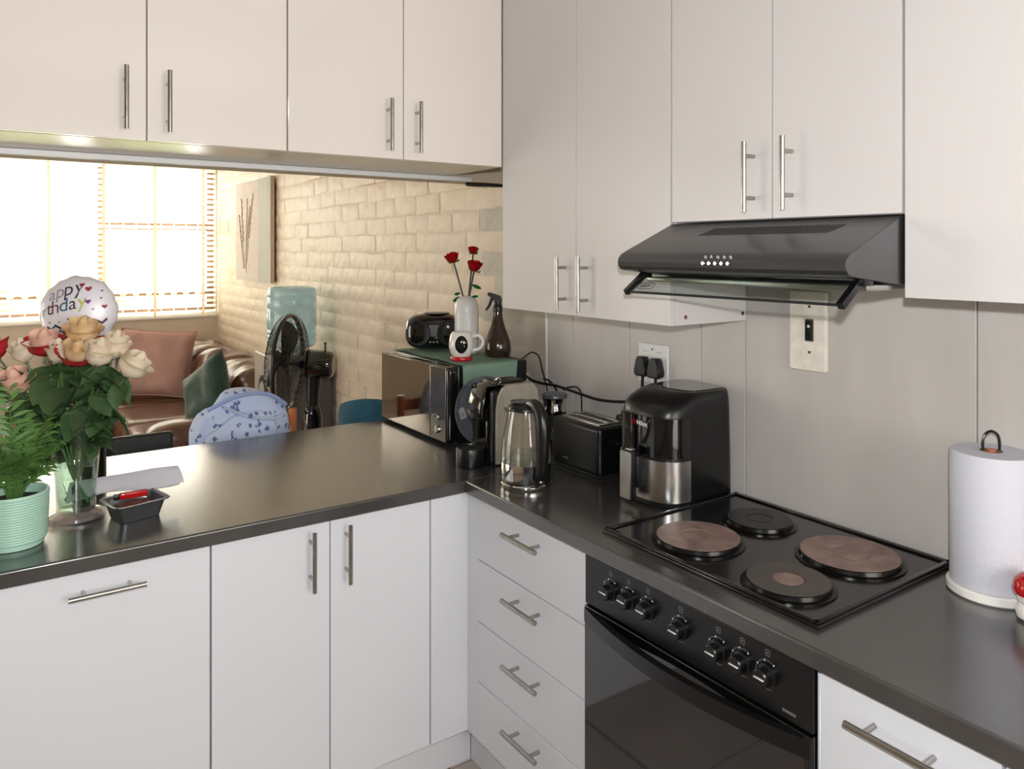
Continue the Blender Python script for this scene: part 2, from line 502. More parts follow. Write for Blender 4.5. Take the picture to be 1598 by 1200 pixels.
# far wall with the big window
YF = 7.47
WX0, WX1, WZ0, WZ1 = -1.42, 1.765, 1.02, 2.42
bm = B()
box(bm, -2.8, WX0, YF, YF + .22, 0, 2.8); box(bm, WX0, 2.05, YF, YF + .22, 0, WZ0); box(bm, WX0, 2.05, YF, YF + .22, WZ1, 2.8)
box(bm, WX1, 2.05, YF, YF + .22, WZ0, WZ1)
struct('wall_far', bm, 'plaster')
bm = B(); box(bm, WX0 - .02, 1.77, YF - .03, YF - .002, .985, 1.018, .004); struct('trim_1', bm, 'bar_white')     # sill
win = bpy.data.objects.new('window_1', None); C.objects.link(win); win['kind'] = 'structure'
bm = B()
for x0, x1 in ((WX0, WX0 + .05), (.795, .85), (WX1 - .06, WX1), (-.35, -.30)): box(bm, x0, x1, YF + .10, YF + .15, WZ0, WZ1)
for z0, z1 in ((WZ0, WZ0 + .05), (WZ1 - .05, WZ1)): box(bm, WX0, WX1, YF + .101, YF + .149, z0, z1)
box(bm, .82, WX1, YF + .102, YF + .148, 1.79, 1.87)
sub('window_frame', bm, 'frame_brown', win)
for x0, x1, z0, z1 in ((WX0 + .05, -.35, WZ0 + .05, WZ1 - .05), (-.30, .795, WZ0 + .05, WZ1 - .05), (.85, WX1 - .06, 1.87, WZ1 - .05), (.85, WX1 - .06, WZ0 + .05, 1.79)):
    bm = B(); box(bm, x0, x1, YF + .124, YF + .128, z0, z1); sub('pane', bm, 'window_glass', win)
x = WX0 + .1
while x < WX1 - .08:
    bm = B(); cyl(bm, (x, YF + .075, WZ0), (x, YF + .075, WZ1), .006, n=6); sub('burglar_bar', bm, 'bar_white', win)
    x += .105
bm = B(); box(bm, WX0, WX1, YF + .066, YF + .084, 1.185, 1.20); box(bm, WX0, WX1, YF + .066, YF + .084, 1.225, 1.24)
x = WX0 + .1
while x < WX1 - .12:
    prism(bm, [(x + .02, 1.20), (x + .085, 1.20), (x + .07, 1.226), (x + .035, 1.226)], 'y', YF + .07, YF + .08); x += .105
sub('bar_rail', bm, 'frame_brown', win)

# venetian blind
vb = Thing('venetian_blind', 'white slatted blind with cream tapes hanging over the bright living room window', 'blind', (.17, YF - .03, 1.0))
bm = B(); box(bm, WX0 + .01, WX1 - .005, YF - .055, YF - .005, 2.385, 2.425, .003); vb.part('head_rail', bm, 'slat')
sl = B()
prism(sl, [(-.022, .0125), (-.008, .0065), (.008, -.0035), (.022, -.0125), (.022, -.0150), (.008, -.006), (-.008, .004), (-.022, .010)], 'x', WX0 + .012 - .17, WX1 - .008 - .17)
slo = obj('slat', sl, 'slat', vb.o, None, 60)
k = 0; z = 1.045
while z < 2.38:
    if k == 0: slo.location = (0, 0, z - 1.0)
    else: dup(slo, vb.o, (0, 0, z - 1.0))
    z += .048; k += 1
bm = B(); box(bm, WX0 + .012, WX1 - .008, YF - .052, YF - .01, 1.005, 1.022, .004); vb.part('bottom_rail', bm, 'slat')
for x in (.415 - .408 * 4, .415 - .408 * 3, .415 - .408 * 2, .415 - .408, .415, .823, 1.23, 1.637):
    bm = B(); box(bm, x - .011, x + .011, YF - .0585, YF - .057, 1.01, 2.39); vb.part('ladder_tape', bm, 'tape')

# garden beyond the window
gr = B(); box(gr, -8, 9, 7.8, 16, -.3, -.12); struct('ground_outside', gr, mat('paving outside', (205, 203, 198), .8))
for hx, hy, hh, rr in ((.1, 9.8, 1.75, .55), (1.5, 10.2, 1.9, .5), (-1.4, 9.9, 1.6, .6)):
    t = Thing('garden_shrub', {.1: 'round green shrub outside behind the middle of the blind', 1.5: 'taller green shrub outside behind the window mullion', -1.4: 'wide green shrub outside the left part of the window'}[hx], 'shrub', (hx, hy, -.12), group='garden shrubs outside the window')
    bm = B()
    superq(bm, (hx, hy, hh / 2 + .15), (rr, rr, hh / 2 - .1), 2.4, 26, 18, lambda p: p * (1 + .22 * noise.noise(p * 5)))
    t.part('foliage', bm, 'hedge')
    bm = B(); cyl(bm, (hx, hy, -.12), (hx, hy, .5), .04); t.part('trunk', bm, 'wood')

# left wall with patio door opening, back wall with kitchen window
bm = B()
box(bm, -2.8, -2.6, -2.2, 3.6, 0, 2.8); box(bm, -2.8, -2.6, 6.0, 7.5, 0, 2.8); box(bm, -2.8, -2.6, 3.6, 6.0, 2.1, 2.8)
struct('wall_left', bm, 'plaster')
dr = bpy.data.objects.new('door_1', None); C.objects.link(dr); dr['kind'] = 'structure'
bm = B()
for y0, y1 in ((3.6, 3.66), (4.77, 4.83), (5.94, 6.0)): box(bm, -2.72, -2.66, y0, y1, 0, 2.1)
box(bm, -2.719, -2.661, 3.6, 6, 2.04, 2.1); box(bm, -2.719, -2.661, 3.6, 6, 0, .06)
sub('door_frame', bm, 'frame_brown', dr)
for y0, y1 in ((3.66, 4.77), (4.83, 5.94)):
    bm = B(); box(bm, -2.692, -2.688, y0, y1, .06, 2.04); sub('pane', bm, 'door_glass', dr)
bm = B()
box(bm, -2.6, .25, -2.1, -1.9, 0, 2.8); box(bm, 1.72, 2.05, -2.1, -1.9, 0, 2.8); box(bm, .25, 1.72, -2.1, -1.9, 0, 1.0); box(bm, .25, 1.72, -2.1, -1.9, 2.35, 2.8)
struct('wall_back', bm, 'plaster_white')
w2 = bpy.data.objects.new('window_2', None); C.objects.link(w2); w2['kind'] = 'structure'
bm = B()
for x in (.25, .715, 1.18, 1.67): box(bm, x, x + .05, -2.03, -1.98, 1.0, 2.35)
for z in (1.0, 1.65, 2.30): box(bm, .25, 1.72, -2.029, -1.981, z, z + .05)
sub('window_frame', bm, 'bar_white', w2)
for x0, x1 in ((.30, .715), (.765, 1.18), (1.23, 1.67)):
    for z0, z1 in ((1.05, 1.65), (1.70, 2.30)):
        bm = B(); box(bm, x0, x1, -2.006, -2.002, z0, z1); sub('pane', bm, 'dimming_glass', w2)

# bulkhead over the peninsula, behind the wall cupboards
bm = B(); box(bm, -2.6, XW, 2.565, 2.675, 1.868, 2.8, .002); bh = struct('wall_bulkhead', bm, 'plaster')
bm = B()
pts = [(1.56, 2.59), (1.62, 2.575), (1.70, 2.58), (1.755, 2.60), (1.73, 2.63), (1.69, 2.625), (1.66, 2.65), (1.60, 2.645), (1.575, 2.62)]
prism(bm, pts, 'z', 1.858, 1.8685); sub('broken_edge', bm, 'soil', bh)
bm = B(); box(bm, -.78, 1.56, 2.545, 2.563, 1.866, 1.884, .002)
tag(obj('cable_trunking', bm, 'white'), 'thin white plastic trunking running along the underside of the cupboards over the peninsula', 'trunking')

# kick boards
bm = B(); box(bm, -.6, 1.25, 2.05, 2.066, .001, .127); struct('trim_2', bm, 'satin_white')
bm = B(); box(bm, 1.252, 1.268, -.32, 2.049, .001, .127); struct('trim_3', bm, 'satin_white')

# ================================================================== CUPBOARDS
def bar_handle(bm, p0, p1, n):
    """steel bar between p0 and p1 on two posts that go along n to the door"""
    p0, p1, n = Vector(p0), Vector(p1), Vector(n)
    cyl(bm, p0, p1, .006, n=14)
    for t in (.2, .8):
        q = p0.lerp(p1, t); cyl(bm, q, q + n, .0048, n=10)
    return bm

GROUPS = {'base_cupboard': 'white base cupboards', 'wall_cupboard': 'white wall cupboards', 'drawer_unit': 'white drawer units'}
def cupboard(name, label, x0, x1, y0, y1, z0, z1, fronts, face, m, body_m='carcass', group=None):
    """fronts: (name, a0, a1, z0, z1, handle) where a runs along the front and handle = (a0, z0, a1, z1) or None"""
    t = Thing(name, label, 'cupboard', ((x0 + x1) / 2, (y0 + y1) / 2, z0), group=GROUPS.get(name))
    bm = B(); box(bm, x0, x1, y0, y1, z0, z1, .001, 1); t.part('body', bm, body_m)
    for nm, a0, a1, c0, c1, h in fronts:
        bm = B()
        if face == 'y': box(bm, a0, a1, y0 - .0195, y0 - .0015, c0, c1, .0012)
        else: box(bm, x0 - .0195, x0 - .0015, a0, a1, c0, c1, .0012)
        d = t.part(nm, bm, m)
        if h:
            bm = B()
            if face == 'y': bar_handle(bm, (h[0], y0 - .055, h[1]), (h[2], y0 - .055, h[3]), (0, .037, 0))
            else: bar_handle(bm, (x0 - .055, h[0], h[1]), (x0 - .055, h[2], h[3]), (.037, 0, 0))
            t.part('handle', bm, 'steel_h', under=d)
    return t

G1 = 'base cupboards'
Yb = 2.0195
cupboard('base_cupboard', 'white base cupboard with one wide front and a horizontal bar handle under the foil tray', .001, .4585, Yb, 2.58, .128, .861,
         [('door', .0025, .457, .13, .859, (.148, .813, .308, .813))], 'y', 'satin_white')
cupboard('base_cupboard', 'white double-door base cupboard with two upright bar handles under the peninsula worktop', .4605, 1.0805, Yb, 2.58, .128, .861,
         [('door', .462, .7695, .13, .859, (.715, .688, .715, .846)), ('door', .7725, 1.079, .13, .859, (.816, .686, .816, .846))], 'y', 'satin_white')
cupboard('base_cupboard', 'white base cupboard beyond the wide single front, at the free end of the peninsula', -.6, -.001, Yb, 2.58, .128, .861,
         [('door', -.598, -.302, .13, .859, (-.345, .688, -.345, .846)), ('door', -.299, -.0025, .13, .859, (-.255, .688, -.255, .846))], 'y', 'satin_white')
t = Thing('corner_cupboard', 'white corner base cupboard with a plain filler panel between the peninsula doors and the drawers', 'cupboard', (1.4, 2.3, .128))
bm = B(); box(bm, 1.2265, 1.76, Yb, 2.58, .128, .861); t.part('body', bm, 'carcass')
bm = B(); box(bm, 1.083, 1.2255, 2.0, 2.018, .13, .861, .001); t.part('filler_panel', bm, 'satin_white')
bm = B(); box(bm, 1.209, 1.2255, 1.939, 1.999, .13, .861, .001); t.part('filler_strip', bm, 'satin_white')

Xb = 1.2265
def drawers(label, y0, y1, hy0, hy1):
    fr = []
    for c0, c1, hz in ((.676, .858, .811), (.491, .6725, .6285), (.311, .4875, .445), (.132, .3075, .2645)):
        fr.append(('drawer', y0 + .0015, y1 - .0015, c0, c1, (hy0, hz, hy1, hz)))
    return cupboard('drawer_unit', label, Xb, 1.76, y0, y1, .128, .861, fr, 'x', 'satin_white')
drawers('white unit of four drawers between the oven and the peninsula corner', 1.4365, 1.937, 1.598, 1.757)
drawers('narrow white drawer unit on the paper towel side of the oven', .506, .7995, .571, .731)
bm = B(); box(bm, 1.213, 1.76, .801, .8075, .128, .861); tag(obj('end_panel', bm, 'satin_white'), 'thin white panel edge between the oven and the narrow drawer unit', 'panel')
cupboard('base_cupboard', 'white base cupboard beyond the narrow drawer unit along the tiled wall', Xb, 1.76, -.32, .503, .128, .861,
         [('door', -.318, .089, .13, .859, (.05, .688, .05, .846)), ('door', .093, .5015, .13, .859, (.135, .688, .135, .846))], 'x', 'satin_white')

# peninsula wall cupboards
Yu = 2.2025
ZB, ZT = 1.884, 2.72
for x0, x1, m0, h0, h1, lab in ((-.032, .712, .342, .29, .392, 'gloss white wall cupboard with two doors over the flower end of the peninsula'),
                                (.714, 1.458, 1.084, 1.028, 1.128, 'gloss white wall cupboard with two doors over the peninsula beside the tall-hung corner cupboard'),
                                (-.776, -.034, -.405, -.457, -.355, 'gloss white wall cupboard past the flower end over the free end of the peninsula')):
    t = cupboard('wall_cupboard', lab, x0, x1, Yu, 2.543, ZB, ZT,
             [('door', x0 + .001, m0 - .0015, ZB + .001, ZT, (h0, 1.906, h0, 2.068)), ('door', m0 + .0015, x1 - .001, ZB + .001, ZT, (h1, 1.906, h1, 2.068))], 'y', 'gloss_white', 'underside')
# right wall cupboards
Xu = 1.4795
t = cupboard('wall_cupboard', 'low-hung white wall cupboard with two doors between the cooker hood and the peninsula', Xu, 1.762, 1.3975, 2.182, 1.40, ZT,
         [('door', 1.3985, 1.7825, 1.40, ZT, (1.732, 1.418, 1.732, 1.578)), ('door', 1.7855, 2.181, 1.40, ZT, (1.834, 1.417, 1.834, 1.577))], 'x', 'wall_unit', 'wall_unit')
bm = B(); cyl(bm, (1.515, 1.397, 1.421), (1.515, 1.3955, 1.421), .0055, n=12); t.part('cover_cap', bm, 'rustcap')
bm = B(); cyl(bm, (1.745, 1.397, 1.421), (1.745, 1.3955, 1.421), .0055, n=12); t.part('cover_cap', bm, 'screw')
cupboard('wall_cupboard', 'short white wall cupboard with two doors above the cooker hood', Xu, 1.762, .7895, 1.394, 1.668, ZT,
         [('door', .7905, 1.0855, 1.669, ZT, (1.035, 1.686, 1.035, 1.847)), ('door', 1.0885, 1.393, 1.669, ZT, (1.137, 1.685, 1.137, 1.846))], 'x', 'wall_unit', 'wall_unit')
cupboard('wall_cupboard', 'plain white wall cupboard beside the cooker hood over the paper towel roll', Xu, 1.762, .185, .7855, 1.505, ZT,
         [('door', .186, .7845, 1.505, ZT, (.235, 1.523, .235, 1.683))], 'x', 'wall_unit', 'wall_unit')
cupboard('wall_cupboard', 'white wall cupboard further along the tiled wall past the plain one', Xu, 1.762, -.42, .183, 1.505, ZT,
         [('door', -.419, .182, 1.505, ZT, (.135, 1.523, .135, 1.683))], 'x', 'wall_unit', 'wall_unit')

# ================================================================== WORKTOPS
bm = B(); box(bm, -.63, 1.762, 1.983, 2.905, .862, .9, .005, 3)
tag(obj('worktop', bm, 'worktop'), 'long charcoal peninsula worktop with the microwave and flowers on it', 'worktop', 'charcoal worktops')
bm = B(); box(bm, 1.19, 1.7625, -.34, 1.9825, .862, .9, .005, 3)
tag(obj('worktop', bm, 'worktop'), 'charcoal worktop along the tiled wall with the hob set in it', 'worktop', 'charcoal worktops')

# ================================================================== OVEN
ov = Thing('built_in_oven', 'black built-in oven with seven knobs under the hob', 'oven', (1.45, 1.12, .128))
OY0, OY1 = .811, 1.4345
bm = B(); box(bm, Xb, 1.76, OY0, OY1, .128, .86); ov.part('body', bm, 'black_mat')
bm = B(); box(bm, 1.203, 1.2255, OY0, OY1, .738, .857, .002); cp = ov.part('control_panel', bm, 'black')
bm = B(); box(bm, 1.200, 1.2255, OY0, OY1, .14, .733, .003); od = ov.part('oven_door', bm, 'black_glass')
bm = B(); box(bm, 1.1985, 1.1998, OY0 + .001, OY0 + .014, .145, .73); ov.part('door_edge', bm, 'black_mat', under=od)
bm = B(); n = 24; yc = (OY0 + OY1) / 2; hw = (OY1 - OY0) / 2
outer = []; inner = []
for k in range(n + 1):
    s_ = -1 + 2 * k / n
    outer.append((1.1995 - .048 * (1 - s_ * s_), yc + hw * s_))
    inner.append((1.1995 - .048 * (1 - s_ * s_) + .018 * (1 - .6 * abs(s_) ** 6), yc + hw * s_ * .97))
inner = [(min(a, 1.1996), b) for a, b in inner]
prism(bm, outer + inner[::-1], 'z', .694, .727); ov.part('handle', bm, 'black', under=od, ang=30)
for y, z in ((1.341, .799), (1.28, .802), (1.219, .803), (1.122, .799), (1.022, .797), (.963, .800), (.905, .802)):
    bm = B()
    lathe(bm, [(.021, 0), (.021, .006), (.0175, .008), (.0165, .024), (.0145, .026)], (1.203, y, z), 28, axis=(-1, 0, 0))
    kn = ov.part('knob', bm, 'black', under=cp)
    bm = B(); ring_mesh(bm, (1.2026, y, z), .0265, .0006, (1, 0, 0), 30, 4, radians(-110), radians(110)); ov.part('dial_mark', bm, 'print_grey', under=cp)
    bm = B()
    for a in (-60, -15, 30, 75, 120):
        yy, zz = y + .0265 * cos(radians(a)), z + .0265 * sin(radians(a)); box(bm, 1.2020, 1.2031, yy - .0012, yy + .0012, zz - .0015, zz + .0015)
    ov.part('dial_dot', bm, 'print_white', under=cp)
    bm = B(); box(bm, 1.174, 1.1772, y - .011, y + .011, z + .0005, z + .0025); ov.part('pointer', bm, 'print_white', under=cp)
    bm = B(); zz = z + .041
    for u0, u1, v0, v1 in ((-.005, .005, .005, .006), (-.005, .005, -.006, -.005), (-.005, -.004, -.006, .006), (.004, .005, -.006, .006), (-.001, .001, -.002, .002)): box(bm, 1.2022, 1.2031, y + u0, y + u1, zz + v0, zz + v1)
    ov.part('symbol', bm, 'print_grey', under=cp)
bm = B()
for k in range(5): box(bm, 1.2022, 1.2031, .845 + k * .0058, .8495 + k * .0058, .752, .757)
ov.part('print_mark', bm, 'print_grey', under=cp)

# ================================================================== HOB
hb = Thing('electric_hob', 'black electric hob with four solid plates set in the worktop', 'hob', (1.505, 1.13, .9))
HX0, HX1, HY0, HY1 = 1.252, 1.757, .832, 1.430
bm = B()
box(bm, HX0, HX1, HY0, HY1, .9005, .9075, .0025)
for a in ((HX0 + .004, HX0 + .016, HY0 + .004, HY1 - .004), (HX1 - .02, HX1 - .004, HY0 + .004, HY1 - .004), (HX0 + .004, HX1 - .004, HY0 + .004, HY0 + .016), (HX0 + .004, HX1 - .004, HY1 - .016, HY1 - .004)):
    box(bm, *a, .9065, .9125, .0025)
hb.part('hob_top', bm, 'hob')
for x, y, r, m_, lab in ((1.388, 1.241, .099, 'plate_rust', 'worn reddish plate with a pale rim'), (1.606, 1.233, .080, 'plate_dark', 'black plate'), (1.588, .978, .106, 'plate_rust', 'large worn reddish plate'), (1.358, .972, .085, 'plate_grey', 'grey scorched plate')):
    bm = B(); lathe(bm, [(r + .010, 0), (r + .010, .003), (r + .002, .004), (r, .012), (r - .003, .0135), (r - .008, .0135)], (x, y, .9075), 48, cap1=False); pr_ = hb.part('plate_rim', bm, 'plate_rim')
    bm = B(); lathe(bm, [(r - .002, .008), (r - .0025, .0140), (r * .42, .0140), (r * .40, .0128), (.001, .0128)], (x, y, .9075), 48); hb.part('cooking_plate', bm, m_, under=pr_, label=lab)
    bm = B(); lathe(bm, [(r * .36, .0128), (r * .35, .0134), (.001, .0134)], (x, y, .9075), 32); hb.part('plate_centre', bm, 'plate_rust' if m_ != 'plate_dark' else 'plate_dark', under=pr_)

# ================================================================== COOKER HOOD
hd = Thing('cooker_hood', 'black cooker hood with slots, push buttons and a tilted glass visor over the hob', 'cooker hood', (1.5, 1.09, 1.52))
HY0, HY1 = .7905, 1.3935
nose = [(1.4595, 1.6645), (1.296, 1.5945), (1.283, 1.588), (1.2735, 1.5785), (1.271, 1.569), (1.2735, 1.559), (1.281, 1.551), (1.292, 1.548), (1.46, 1.529), (1.761, 1.529), (1.761, 1.6645)]
bm = B(); prism(bm, nose, 'y', HY0, HY1, .0012, 1); hbdy = hd.part('hood_body', bm, 'hood_black', ang=25)
d_ = Vector((1.4595 - 1.296, 0, 1.6645 - 1.5945)).normalized(); nrm = Vector((-d_.z, 0, d_.x))
for k in range(28):
    y = .905 + k * (1.232 - .905) / 27
    bm = B()
    for s0 in (0,):
        a = Vector((1.385, y, 1.5945 + (1.385 - 1.296) * .07 / .1635)); b = a + d_ * .042 + Vector((0, .018 * -1, 0))
        wv = Vector((0, .0032, 0)); up = nrm * .0006
        vs = [bm.verts.new(p + up) for p in (a - wv, a + wv, b + wv, b - wv)] + [bm.verts.new(p - nrm * .003) for p in (a - wv, a + wv, b + wv, b - wv)]
        for q in ((0, 1, 2, 3), (7, 6, 5, 4), (0, 4, 5, 1), (1, 5, 6, 2), (2, 6, 7, 3), (3, 7, 4, 0)): bm.faces.new([vs[i] for i in q])
    hd.part('vent_slot', bm, 'black_mat', under=hbdy)
for k in range(5):
    y = 1.121 - k * .0168
    bm = B(); lathe(bm, [(.0048, 0), (.0048, .004), (.0035, .0052), (.001, .0052)], (1.2725, y, 1.569), 16, axis=(-1, 0, 0)); hd.part('button', bm, 'chrome')
    bm = B()
    if k == 1:
        for a in (90, 210, 330): tube(bm, [(1.2722, y - .004, 1.583), (1.2722, y - .004 + .004 * cos(radians(a)), 1.583 + .004 * sin(radians(a)))], .0009, 4)
    else: ring_mesh(bm, (1.2735, y - .004, 1.5822), .0028, .0008, (1, 0, .4), 12, 4)
    hd.part('symbol', bm, 'print_white')
bm = B()                                             # lower filter tray
box(bm, 1.36, 1.755, HY0 + .012, HY1 - .012, 1.519, 1.531, .002); hd.part('filter_tray', bm, 'steel')
# visor: glass pane between two black arms
va, vb_ = Vector((1.347, 0, 1.5405)), Vector((1.286, 0, 1.496))
vd = (vb_ - va).normalized(); vn = Vector((-vd.z, 0, vd.x))
def slab(bm, y0, y1, a, b, th):
    vs = []
    for p in (a, b):
        for s_ in (-1, 1):
            for y in (y0, y1): vs.append(bm.verts.new(p + vn * (s_ * th / 2) + Vector((0, y, 0))))
    for q in ((0, 1, 3, 2), (4, 6, 7, 5), (0, 4, 5, 1), (2, 3, 7, 6), (0, 2, 6, 4), (1, 5, 7, 3)): bm.faces.new([vs[i] for i in q])
    return bm
bm = B(); slab(bm, .815, 1.369, va, vb_, .004); vis = hd.part('visor_glass', bm, 'glass_visor')
bm = B(); slab(bm, .815, 1.369, vb_ - vd * .002, vb_ + vd * .0012, .0046); hd.part('glass_edge', bm, 'print_dark', under=vis)
for y0, y1 in ((.802, .815), (1.369, 1.382)):
    bm = B(); slab(bm, y0, y1, va - vd * .012, vb_ + vd * .003, .014); hd.part('visor_arm', bm, 'black')
bm = B(); box(bm, 1.34, 1.37, HY1 - .02, HY1 - .004, 1.530, 1.546, .002); box(bm, 1.34, 1.37, HY0 + .004, HY0 + .02, 1.530, 1.546, .002); hd.part('hinge', bm, 'black')
# print on the glass
ey = -vd
vt = text_mesh('DEFY', .0140, .2, 0, .0006)
o_ = va.lerp(vb_, .66) + Vector((0, 1.345, 0)) - vn * -.0026
if (vn.x > 0): vn2 = -vn
else: vn2 = vn
o_ = va.lerp(vb_, .76) + Vector((0, 1.3465, 0)) + vn2 * .0026
place(vt, o_, (0, -1, 0), ey); hd.part('lettering', vt, 'print_dark', under=vis, ang=0)
bm = B(); oc = va.lerp(vb_, .695) + Vector((0, 1.3285, 0)) + vn2 * .0026
pts = [oc + Vector((0, -1, 0)) * u + ey * v for u, v in rrect(0, 0, .054, .0215, .0105, 5)]
tube(bm, pts, .0010, 4, closed=True); hd.part('logo_outline', bm, 'print_dark', under=vis)
bm = B()
for k in range(11):
    p = va.lerp(vb_, .72) + Vector((0, 1.292 - k * .0042, 0)) + vn2 * .0024
    tube(bm, [p, p + Vector((0, -.0024, 0)) + ey * (.002 if k % 3 else .003)], .0005, 4)
hd.part('small_print', bm, 'print_grey', under=vis)

# ================================================================== WALL PLATES
pl = Thing('isolator_switch', 'worn cream switch plate with a black rocker on the tiled wall behind the visor', 'switch', (1.762, 1.195, 1.28))
bm = B(); prism(bm, rrect(1.195, 1.388, .106, .206, .007), 'x', 1.7485, 1.7625, .003); pl.part('plate', bm, 'dirty_white')
bm = B(); prism(bm, rrect(1.188, 1.391, .024, .058, .003), 'x', 1.7465, 1.7488); pl.part('surround', bm, 'plate_grey')
bm = B(); prism(bm, rrect(1.188, 1.391, .019, .051, .002), 'x', 1.7425, 1.747, .001); pl.part('rocker', bm, 'black_gloss')
bm = B(); box(bm, 1.7417, 1.7427, 1.183, 1.190, 1.398, 1.405); pl.part('rocker_mark', bm, 'print_white')
for z in (1.334, 1.452):
    bm = B(); cyl(bm, (1.7488, 1.188, z), (1.7472, 1.188, z), .0036, n=12); pl.part('screw', bm, 'screw')
so = Thing('wall_socket', 'white double wall socket with two black plugs in it behind the air fryer', 'socket', (1.762, 1.757, 1.18))
bm = B(); prism(bm, rrect(1.757, 1.235, .128, .126, .004), 'x', 1.7535, 1.7625, .0015); so.part('plate', bm, 'white')
for y in (1.787, 1.727):
    bm = B(); box(bm, 1.7505, 1.754, y - .016, y + .016, 1.262, 1.273, .001); so.part('rocker', bm, 'white')
    bm = B(); box(bm, 1.7500, 1.7508, y - .012, y + .012, 1.2725, 1.2735); so.part('rocker_line', bm, 'print_grey')
bm = B(); cyl(bm, (1.7537, 1.758, 1.281), (1.7525, 1.758, 1.281), .0032, n=12); so.part('screw', bm, 'screw')
for y, lab in ((1.785, 'black three-pin plug nearer the toaster in the double socket'), (1.727, 'black three-pin plug nearer the switch plate in the double socket')):
    pg = Thing('plug', lab, 'plug', (1.753, y, 1.19), group='black plugs in the double socket')
    bm = B(); prism(bm, [(y - .012, 1.257), (y + .012, 1.257), (y + .019, 1.247), (y + .028, 1.213), (y + .026, 1.200), (y + .018, 1.194), (y - .018, 1.194), (y - .026, 1.200), (y - .028, 1.213), (y - .019, 1.247)], 'x', 1.722, 1.7505, .005); pg.part('body', bm, 'black')
    bm = B(); tube(bm, [(1.737, y, 1.198), (1.736, y, 1.17), (1.735, y + .004, 1.12), (1.735, y + .03, 1.06)], .0048, 8, 4); pg.part('cable', bm, 'rubber')

cbl = [([(1.700, 2.43, 1.166), (1.74, 2.41, 1.198), (1.74, 2.387, 1.203), (1.74, 2.35, 1.192), (1.74, 2.325, 1.137), (1.74, 2.305, 1.096), (1.742, 2.29, 1.02), (1.742, 2.285, .906)], .0028, 'thin black cable looping up from behind the microwave'),
       ([(1.71, 2.45, 1.14), (1.735, 2.404, 1.100), (1.735, 2.333, 1.094), (1.735, 2.234, 1.097), (1.735, 2.122, 1.090), (1.735, 2.017, 1.084), (1.73, 1.93, 1.09), (1.728, 1.86, 1.10), (1.73, 1.80, 1.112)], .0045, 'thick black cable strung along the wall from the microwave to the socket'),
       ([(1.745, 2.205, 1.085), (1.745, 2.177, 1.098), (1.752, 2.135, 1.104), (1.752, 2.112, 1.083), (1.752, 2.108, 1.028), (1.752, 2.10, .96), (1.752, 2.09, .905)], .0028, 'thin black cable dropping behind the milk frother'),
       ([(1.755, 2.34, 1.106), (1.755, 2.31, 1.1045), (1.755, 2.275, 1.088), (1.755, 2.255, 1.065), (1.755, 2.245, 1.0), (1.755, 2.240, .906)], .0038, 'short black cable curving down behind the coffee machine')]
for pts, r, lab in cbl:
    bm = B(); tube(bm, pts, r, 8, 5); tag(obj('cable', bm, 'rubber'), lab, 'cable', 'black cables behind the appliances')

# ================================================================== MICROWAVE AND WHAT STANDS ON IT
mw = Thing('microwave', 'black microwave with a mirrored door on the peninsula worktop', 'microwave', (1.51, 2.63, .9))
MY0, MY1, MZ0, MZ1 = 2.352, 2.905, .909, 1.183
bm = B(); box(bm, 1.385, 1.69, MY0 + .006, MY1 - .008, MZ0, MZ1, .006); mw.part('case', bm, 'black')
bm = B(); prism(bm, rrect((MY0 + MY1) / 2, (MZ0 + MZ1) / 2 - .001, MY1 - MY0, MZ1 - MZ0, .02), 'x', 1.344, 1.386, .012, 3); mw.part('front_frame', bm, 'black_gloss')
bm = B(); box(bm, 1.3405, 1.3435, 2.482, MY1 - .006, MZ0 + .004, MZ1 - .006, .001); mw.part('door', bm, 'mirror')
bm = B(); box(bm, 1.3405, 1.3435, MY0 + .014, 2.479, MZ0 + .004, MZ1 - .006, .001); pn = mw.part('control_panel', bm, 'mirror_panel')
for y, z, r in ((2.425, .952, .014), (2.418, .997, .008), (2.445, 1.0, .005)):
    bm = B(); lathe(bm, [(r, 0), (r, .006), (r * .8, .009), (.001, .009)], (1.3405, y, z), 24, axis=(-1, 0, 0)); mw.part('knob', bm, 'chrome', under=pn)
for x in (1.40, 1.66):
    for y in (2.40, 2.85):
        bm = B(); cyl(bm, (x, y, .9002), (x, y, MZ0), .014, n=14); mw.part('foot', bm, 'black_mat')
# cloth over the top, hanging down the side
bm = B(); nx, path = 12, []
for k in range(15): path.append((2.90 - k * (2.90 - 2.352) / 14, 1.1858))
path += [(2.347, 1.1835), (2.3445, 1.178), (2.3435, 1.165), (2.343, 1.145), (2.3425, 1.128), (2.342, 1.112)]
rows = []
for k, (y, z) in enumerate(path):
    row = []
    for i in range(nx + 1):
        x = 1.398 + (1.640 - 1.398) * i / nx + (.008 if k < 14 else 0) * sin(k * .8) - (.004 * (k - 14) if k > 14 else 0) * (i / nx) * .5
        row.append(bm.verts.new((x, y - (.0012 * sin(i * 1.3) if k > 15 else 0), z + (.0006 * sin(i * 1.1 + k) if k < 14 else .004 * (i / nx) if k > 18 else 0))))
    rows.append(row)
for a, b in zip(rows, rows[1:]):
    for i in range(nx): bm.faces.new((a[i], a[i + 1], b[i + 1], b[i]))
bmesh.ops.solidify(bm, geom=bm.faces[:], thickness=.0014)
tag(obj('cloth', bm, 'green_cloth'), 'green cloth spread over the microwave and hanging down its side', 'cloth')
ZM = 1.1878

